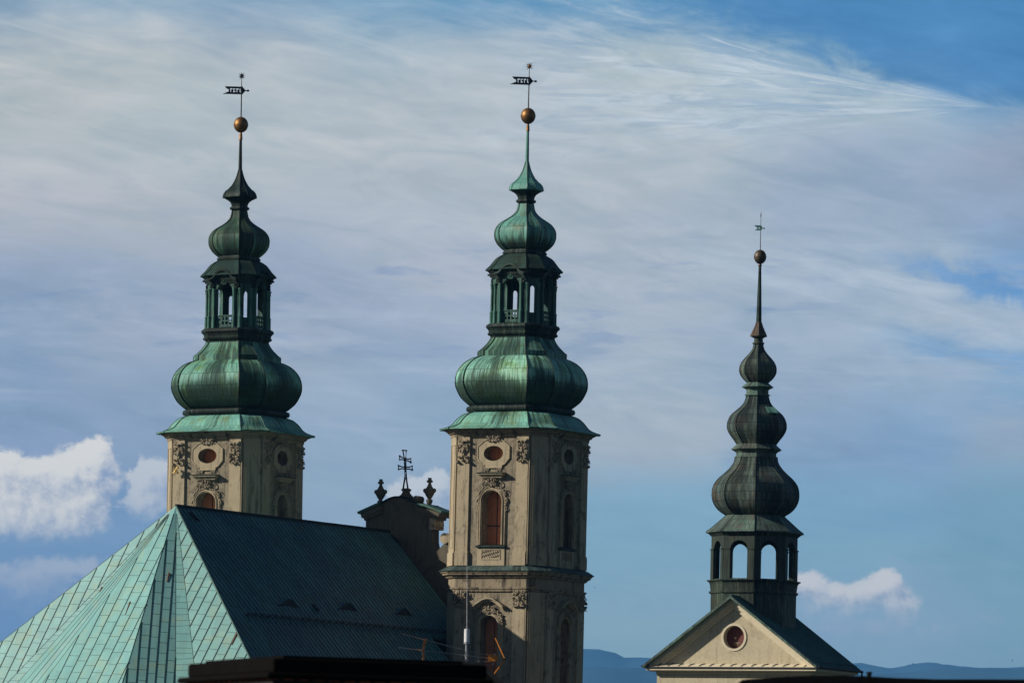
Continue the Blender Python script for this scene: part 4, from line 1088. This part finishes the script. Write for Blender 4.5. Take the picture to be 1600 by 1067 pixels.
# turret
def pc(lst): return [(zc_(y), r*C) for y, r in lst]
def pcs(lst, n=5): return [(zc_(y), r*C) for y, r in catmull(lst, n)]
H8 = 22.5
LEAN3 = R(.2)
tz = zc_(932)
tur = empty('ridge_turret', (0, 0, 0)); tur.parent = chap
tur.matrix_local = Matrix.Translation((0, 0, tz)) @ Matrix.Rotation(R(AZ3), 4, 'Z') @ Matrix.Rotation(LEAN3, 4, 'Y') @ Matrix.Rotation(R(-AZ3), 4, 'Z') @ Matrix.Translation((0, 0, -tz))
RT = 67.3
def tp(mb, name, mat, **kw): return mb.build(name, mat, tur, **kw)
mb = MB(); loft(mb, pc([(913, 66.8), (1000, 66.8)]), H8, nsub=1); tp(mb, 'turret_base', M['chapel_wood'])
mb = MB(); loft(mb, pc([(907, 66), (907.5, 73.5), (909, 73.5), (911, 70), (914, 68.6), (924.5, 67.2), (925, 70), (928, 69.6), (929.5, 66.8)]), H8, nsub=1); tp(mb, 'turret_ledge', M['chapel_wood'])
ap3 = RT*math.cos(R(H8)); hw3 = RT*math.sin(R(H8))
def face3(alpha, ap):
    ca, sa = math.cos(R(alpha)), math.sin(R(alpha))
    def T(p):
        x, o, z = p[0]*C, (ap+p[1])*C, p[2]
        return Vector((ca*x+sa*o, sa*x-ca*o, z))
    return T
mb = MB()
for k in range(8):
    T = face3(45*k, ap3)
    plate(mb, [(-hw3, zc_(908)), (hw3, zc_(908)), (hw3, zc_(838)), (-hw3, zc_(838))], [arch_loop(0, 14.8, zc_(861), zc_(906), rise=14*C, n=12)], -10, 0, T)
tp(mb, 'turret_wall', M['chapel_wood'])
for k in range(8):
    T = face3(45*k, ap3)
    for s in (-1, 1):
        mb = MB(); a, b = sorted((s*14.6, s*25.6)); box(mb, a, b, 0, 1.0, zc_(907), zc_(860), T); box(mb, a-.3, b+.3, 0, 2.0, zc_(861), zc_(858.5), T); tp(mb, 'pilaster', M['chapel_wood'])
mb = MB(); loft(mb, pc([(832.5, 73), (834.5, 74), (836.5, 71), (839, 68.3), (840, 66)]), H8, nsub=1); tp(mb, 'turret_cornice', M['chapel_wood'])
mb = MB(); loft(mb, pc([(838, 60), (840.5, 60)]), H8, nsub=1); tp(mb, 'ceiling', M['chapel_wood'])
mb = MB(); loft(mb, pcs([(805, 44.5), (811, 51), (818, 59), (826, 68), (832, 76)], 3)+pc([(833.6, 76.5), (834, 72)]), H8, nsub=5, rib=.03, cap=False); tp(mb, 'skirt_roof', M['chapel_skirt'], smooth=30)
mb = MB(); loft(mb, pcs([(715, 33), (721, 34), (727, 37), (733, 41.5), (740, 48.5), (748, 57.5), (757, 64.5), (766, 67.5), (775, 68), (784, 66.3), (793, 61.5), (800, 54.5), (806, 45)], 4), H8, nsub=7, rib=.035); tp(mb, 'onion_dome', M['chapel_dome'], smooth=30)
mb = MB(); loft(mb, pc([(694.5, 31), (695, 31.5), (702.3, 39.5), (703.3, 39), (706.5, 33), (709, 31.2), (713, 31.4), (713.5, 34), (715.5, 34), (716, 32)]), H8, nsub=1); tp(mb, 'collar', M['chapel_skirt'])
mb = MB(); loft(mb, pcs([(618, 17.2), (624, 18.5), (630, 21), (635, 24.8), (641, 31.5), (648, 39.5), (655, 44), (663, 46.3), (671, 45.8), (679, 42), (687, 36), (694.7, 30.5)], 4), H8, nsub=6, rib=.03); tp(mb, 'onion_dome', M['chapel_dome'], smooth=30)
mb = MB(); loft(mb, pc([(598, 16.5), (604.5, 24.8), (605.5, 24.5), (608.5, 18.5), (610, 17.2), (616, 17.4), (616.5, 20), (618.3, 20), (618.8, 17.5)]), H8, nsub=1); tp(mb, 'collar', M['chapel_skirt'])
mb = MB(); loft(mb, pcs([(538.5, 7.4), (543, 8.2), (548, 10.5), (554, 15), (561, 21.5), (568, 26.5), (576, 29), (584, 28), (591, 23.8), (598.5, 16)], 4), H8, nsub=4, rib=.025); tp(mb, 'onion_dome', M['chapel_dome'], smooth=30)
mb = MB(); loft(mb, pc([(526, 12), (529, 6.8), (534.5, 7), (535.5, 9.3), (537.5, 9.3), (538.5, 7.4)]), H8, nsub=1); tp(mb, 'collar', M['chapel_wood'])
mb = MB(); loft(mb, pc([(503.5, 4.2), (510, 6.3), (524, 12.6), (525.2, 13), (526.5, 12)]), H8, nsub=1, rib=.02); tp(mb, 'cone_cap', M['rust_copper'])
mb = MB(); loft(mb, pc([(415, 2.1), (504, 4.3)]), H8, nsub=1); tp(mb, 'spire', M['spire_dark'])
mb = MB(); lathe(mb, pc([(412, 1.8), (414, 3), (416, 2.8), (417, 2)]), 10); lathe(mb, [(zc_(401.5-11.2*math.cos(math.pi*k/12)), max(.02, 9.8*C*math.sin(math.pi*k/12))) for k in range(13)], 20); lathe(mb, pc([(400.8, 9.6), (401, 10.1), (402, 10.1), (402.2, 9.6)]), 20); tp(mb, 'bronze_ball', M['ball_dark'], smooth=50)
mb = MB(); tube(mb, [(0, 0, zc_(392)), (0, 0, zc_(345)), (0, 0, zc_(340)), (0, 0, zc_(337)), (0, 0, zc_(331))], [.035, .018, .02, .045, .008], 6); tp(mb, 'rod', M['iron'])
mb = MB(); c3 = C; zz = zc_(356.3); ca, sa = math.cos(R(AZ3)), math.sin(R(AZ3))
TV = lambda p: Vector((p[0]*ca-p[1]*sa, p[0]*sa+p[1]*ca, zz+p[2]))
plate(mb, [(x*c3, z*c3) for x, z in ((-9.7, 4.1), (.6, 4), (2.3, 1.6), (2.6, 0), (2.2, -1.9), (.6, -4), (-9.7, -4.1), (-6.8, -2.2), (-5.2, -.4), (-6.2, 1.2), (-8.6, 1.9))], [[(x*c3, z*c3) for x, z in ((-3.6, -1.4), (-3.0, 1.4), (-2.2, -.2), (-1.4, 1.4), (-.9, -1.4), (-1.6, -1.0), (-2.2, -1.2), (-2.8, -1.0))]], -.015, .015, TV)
tube(mb, [TV((2.5*c3, 0, -.2*c3)), TV((4.5*c3, 0, -.4*c3))], .025, 4); ball(mb, (5.4*c3, 0, -.5*c3), (1.3*c3, .03, 1.2*c3), TV); tp(mb, 'weather_vane', M['spire_green'])
# little hatch on the middle dome
mb = MB(); T = face3(45, 0)
box(mb, 4, 19, 30, 39.5, zc_(647.5), zc_(646), T)
i = mb.add([T((2, 26, zc_(636.5))), T((18, 26, zc_(636.5))), T((20, 40.5, zc_(646.5))), T((3, 40.5, zc_(646.5))), T((4, 36, zc_(648))), T((19, 36, zc_(648)))])
mb.face((i, i+1, i+2, i+3), [(0, 0), (.4, 0), (.4, .3), (0, .3)]); mb.face((i+3, i+2, i+5, i+4)); mb.face((i, i+3, i+4)); mb.face((i+1, i+2, i+5))
tp(mb, 'hatch', M['skirt'])

# ------------------------------------------------------------------ antenna, its mast and the low house that carries them
YA = 130.0; ka = YA/F
hz = at(750, 1043, YA); house = empty('low_house', (at(640, 1100, YA).x, YA, 0)); hx0 = house.location.x
tag(house, 'low house, only its black roof slope showing just right of the big chimney stack', 'house')
xr = hz.x-hx0; zr = hz.z-.05
mb = MB()
P = [(-2.4, 0), (-2.4, zr-1.5), (-1.2, zr), (xr, zr), (xr+2.6, zr-2.2), (xr+2.6, 0)]
plate(mb, P, [], -3, 3, lambda p: Vector((p[0], -p[1], p[2]))); mb.build('wall', M['gable_stone'], house)
mb = MB(); band(mb, [(-2.9, zr-2.05), (-1.2, zr+.08), (xr+.02, zr+.08), (xr+3.1, zr-2.55)], .1, -3.3, 3.3, lambda p: Vector((p[0], -p[1], p[2]))); mb.build('roof', M['roof_dark'], house)
mast = empty('antenna_mast', (at(729, 1040, YA).x, YA, zr+.0))
tag(mast, 'thin steel mast with white cylindrical whip aerial on top, right of the chimney stack', 'mast')
def la(o, px, py, dy=0.0): return at(px, py, YA+dy)-o.location
mb = MB(); tube(mb, [la(mast, 728.7, 1046), la(mast, 729, 1002)], 1.9*ka, 8); mb.build('pole', M['steel'], mast, smooth=50)
mb = MB(); a = la(mast, 729.3, 1004.5); b = la(mast, 729.6, 983); tube(mb, [a, b], 4.3*ka, 12); tube(mb, [b, la(mast, 729.6, 982)], 3.4*ka, 12); mb.build('aerial_base', M['white_plastic'], mast, smooth=50)
mb = MB(); tube(mb, [la(mast, 729.3, 1005.5), la(mast, 729.3, 1002.5)], 4.7*ka, 10); tube(mb, [la(mast, 727, 1017), la(mast, 735, 1008)], .8*ka, 5); tube(mb, [la(mast, 729, 1025), la(mast, 729, 1022)], 3*ka, 8); mb.build('clamp', M['steel'], mast)
mb = MB(); tube(mb, [la(mast, 729.6, 983), la(mast, 729.9, 920), la(mast, 729.7, 868)], [.7*ka, .5*ka, .3*ka], 5); mb.build('whip', M['steel'], mast)
ant = empty('television_antenna', at(729, 1025, YA))
tag(ant, 'long television antenna with orange reflector bars, clamped across the mast beside the tower', 'antenna')
mb = MB()
tube(mb, [la(ant, 623, 1011, -.3), la(ant, 787, 1031, .3)], .65*ka, 5); tube(mb, [la(ant, 626, 989, -.3), la(ant, 663, 999, -.2), la(ant, 729, 1016, 0), la(ant, 768, 1023.5, .2)], .55*ka, 5); tube(mb, [la(ant, 712, 1033.5, 0), la(ant, 768, 1033, .2)], .5*ka, 5); tube(mb, [la(ant, 738, 1036, 0), la(ant, 749, 1032.5, 0)], .8*ka, 5)
mb.build('boom', M['steel'], ant)
mb = MB()
pts = [(666, 997.5), (662.5, 1006), (661, 1016), (661.5, 1030)]
for i in range(3): 
    a, b = la(ant, *pts[i]), la(ant, *pts[i+1]); w = Vector((1.6*ka, 0, 0)); h = Vector((0, .35, 0))
    mb.poly([a-w-h, a+w+h, b+w+h, b-w-h]); mb.poly([a-w-h, b-w-h, b-w-h*.8+w*.3, a-w-h*.8+w*.3])
tube(mb, [la(ant, *q) for q in pts], [2.1*ka]*4, 4); mb.build('director_strip', M['orange'], ant)
mb = MB(); p = la(ant, 769.5, 1027.5, .2); box(mb, p.x-6.5*ka, p.x+6.5*ka, p.y-.08, p.y+.08, p.z-5.5*ka, p.z+5.5*ka); box(mb, p.x-4*ka, p.x+8.5*ka, p.y-.06, p.y+.1, p.z-3.5*ka, p.z+3*ka); mb.build('dipole_box', M['orange'], ant)
mb = MB(); ball(mb, la(ant, 773, 1022, .1), 1.2*ka); ball(mb, la(ant, 770.5, 1036.7, .1), 1.2*ka); mb.build('connector', M['white_plastic'], ant)
for pts in (((774, 996), (788.5, 1027.5)), ((788.5, 1030.5), (766, 1061))):
    mb = MB(); a, b = la(ant, *pts[0], .3), la(ant, *pts[1], .3); tube(mb, [a, b], 1.15*ka, 5)
    mb.build('reflector_arm', M['orange'], ant)
mb = MB(); ball(mb, la(ant, 788.8, 1029, .3), 2.1*ka); mb.build('bracket', M['iron'], ant)

# ------------------------------------------------------------------ near, out of focus: chimney stack and a dark rooftop
YC = 45.0; kc = YC/F
pc0 = at(427, 1033, YC)
chim = empty('chimney_stack', (pc0.x, pc0.y, 0), (0, 0, R(22)))
tag(chim, 'wide dark brick chimney stack with black cap across the bottom left foreground', 'chimney')
ztop = pc0.z+.01
wR = 338*kc/math.cos(R(22)); wL = 155*kc/math.sin(R(22))
mb = MB(); zc1 = ztop+(1022-1048)*0
# local x along the long front, y to the back; near corner at the origin
box(mb, 0.0, wR-.02, 0.0, wL, 0, ztop-.14)
mb.build('brick_shaft', M['brick'], chim)
mb = MB()
def capring(o, z0, z1): 
    box(mb, -o, wR-.02+o*.4, -o, wL+o, z0, z1)
capring(.07, ztop-.142, ztop-.095); capring(.0, ztop-.0955, ztop+.02); 
for k in range(7): pass
cap = mb.build('cap', M['cap_black'], chim)
bv = cap.modifiers.new('round', 'BEVEL'); bv.width = .03; bv.segments = 3
mb = MB(); box(mb, .12, wR-.2, .1, wL-.1, ztop+.02, ztop+.045); fl = mb.build('mortar_bed', M['cap_black'], chim)

YR = 50.0; kr = YR/F
rt = empty('dark_rooftop', (at(1380, 1100, YR).x, YR, 0))
tag(rt, 'black flat rooftop edge along the bottom right foreground', 'rooftop')
prof = [(1152, 1075), (1155, 1066), (1160, 1061.5), (1180, 1059.5), (1225, 1056.5), (1270, 1055), (1320, 1054.8), (1350, 1055.5), (1400, 1058.5), (1470, 1060.5), (1540, 1060.5), (1610, 1061), (1720, 1062), (1720, 1500), (1152, 1500)]
P = [(at(x, y, YR).x-rt.location.x, max(0, at(x, y, YR).z) if y < 1400 else 0.0) for x, y in prof]
mb = MB(); plate(mb, P, [], -6, 0, lambda p: Vector((p[0], -p[1], p[2]))); mb.build('parapet', M['tar'], rt)
mb = MB(); a = at(1358, 1057, YR+1)-rt.location; tube(mb, [a, a+Vector((0, 0, .035))], .02, 8); tube(mb, [a+Vector((0, 0, .03)), a+Vector((0, 0, .045))], .028, 8); mb.build('vent_pipe', M['tar'], rt)

# ------------------------------------------------------------------ birds
def bird(px, py, Y, size, rot, bank, label):
    mb = MB(); s = size
    body_ = [(-.5, .02), (-.42, .05), (-.2, .11), (.05, .13), (.28, .09), (.38, .07), (.46, .06), (.54, .0)]
    n = 8; base = len(mb.V)
    for (x, r) in body_: mb.add([(x*s, r*s*math.cos(2*math.pi*k/n), r*s*.9*math.sin(2*math.pi*k/n)) for k in range(n)])
    for i in range(len(body_)-1):
        for k in range(n): mb.face((base+i*n+k, base+i*n+(k+1) % n, base+(i+1)*n+(k+1) % n, base+(i+1)*n+k))
    for sd in (-1, 1):                                           # swept tapering wings with thickness
        prev = None
        for (x0, x1, y, z, th) in ((.18, -.16, .06, .03, .03), (.24, -.10, .38, .20, .022), (.08, -.12, .72, .28, .014), (-.22, -.30, 1.05, .20, .006)):
            q = [Vector((x0*s, sd*y*s, (z+th)*s)), Vector((x1*s, sd*y*s, (z+th)*s)), Vector((x1*s, sd*y*s, (z-th)*s)), Vector((x0*s, sd*y*s, (z-th)*s))]
            if prev:
                for k in range(4): mb.poly([prev[k], prev[(k+1) % 4], q[(k+1) % 4], q[k]])
            prev = q
    i = mb.add([(-.45*s, .03*s, 0), (-.45*s, -.03*s, 0), (-.75*s, -.10*s, .01), (-.66*s, 0, .01), (-.75*s, .10*s, .01)]); mb.face((i, i+1, i+2, i+3, i+4))
    o = mb.build('bird', M['bird'], smooth=60, recalc=False); o.location = at(px, py, Y); o.rotation_euler = (R(bank), R(-10), R(rot))
    return tag(o, label, 'bird', 'birds in flight against the sky')
bird(1427, 1037, 250, .09, 150, 35, 'small dark bird flying low over the hills, nearest the chapel eave')
bird(1496.5, 1031.5, 420, .07, 60, 10, 'tiny faint bird high above the hills, middle one of the three at right')
bird(1582, 1031.5, 230, .12, 75, -55, 'dark bird with spread wings near the right edge above the hills')
bird(929, 917.5, 430, .11, 40, 20, 'small dark bird just right of the tower below its lower cornice')
bird(940.5, 919, 600, .08, 120, 20, 'faint tiny bird farther right of the tower beside a darker bird')

# ------------------------------------------------------------------ hills, ground, air
random.seed(8)
mb = MB()
hp = [(-4000, 1012), (-1500, 1008), (300, 1006), (600, 1008), (800, 1012), (918, 1016.5), (945, 1018), (965, 1022), (985, 1027), (1003, 1026.5), (1100, 1033), (1345, 1037.5), (1380, 1041), (1400, 1043.5), (1430, 1040), (1455, 1037.2), (1480, 1036.8), (1510, 1040), (1545, 1043), (1575, 1042.5), (1600, 1041), (1800, 1035), (2600, 1020), (5000, 1015)]
def hy(px):
    for i in range(len(hp)-1):
        if hp[i][0] <= px <= hp[i+1][0]:
            t = (px-hp[i][0])/(hp[i+1][0]-hp[i][0]); t = t*t*(3-2*t); return hp[i][1]+(hp[i+1][1]-hp[i][1])*t
    return 1015
YH = 22000.0
def terrain(name, Ypk, dep, hf, nx=520, ny=24, wav=9.0):
    mb = MB(); base = 0
    for j in range(ny+1):
        v = -1+2*j/ny; Y = Ypk+v*dep; e = math.cos(v*math.pi/2)**1.5 if abs(v) < 1 else 0
        for i in range(nx+1):
            px = -2600+6800*i/nx; X = (px-800)/F*Ypk
            h = hf(px, Ypk)
            rug = wav*(math.sin(X*.006+Y*.002)+.6*math.sin(X*.014-Y*.005)+.5*math.sin(X*.026+2+Y*.007))*(1 if abs(v) > .05 else .12)+random.uniform(-1, 1)*1.6
            mb.add([(X, Y, max(-.5, (h+rug)*e-.4*(e == 0)))])
    for j in range(ny):
        for i in range(nx):
            a = j*(nx+1)+i; mb.face((a, a+1, a+nx+2, a+nx+1))
    o = mb.build(name, M['hill'], smooth=80); return tag(o, kind='structure')
terrain('hills', YH, 2600, lambda px, Y: at(px, hy(px), Y).z)
terrain('hills', 15500, 1600, lambda px, Y: at(px, 1049+3.5*math.sin(px*.011)+2.5*math.sin(px*.023+1), Y).z, wav=5)
mb = MB(); g_ = 5990
mb.poly([(-g_, -900, 0), (g_, -900, 0), (g_, 25900, 0), (-g_, 25900, 0)]); tag(mb.build('ground', M['ground']), kind='structure')
mb = MB(); box(mb, -6000, 6000, -1000, 26000, -1.0, 860)
hzm = bpy.data.materials.new('haze_air'); hzm.use_nodes = True; nt = hzm.node_tree; nt.nodes.clear()
pv = nt.nodes.new('ShaderNodeVolumePrincipled'); om = nt.nodes.new('ShaderNodeOutputMaterial'); nt.links.new(pv.outputs[0], om.inputs['Volume'])
pv.inputs['Color'].default_value = (.16, .50, 1.0, 1); pv.inputs['Density'].default_value = 3.7e-5; pv.inputs['Anisotropy'].default_value = 0.0
hz_o = mb.build('haze', hzm); tag(hz_o, kind='stuff')
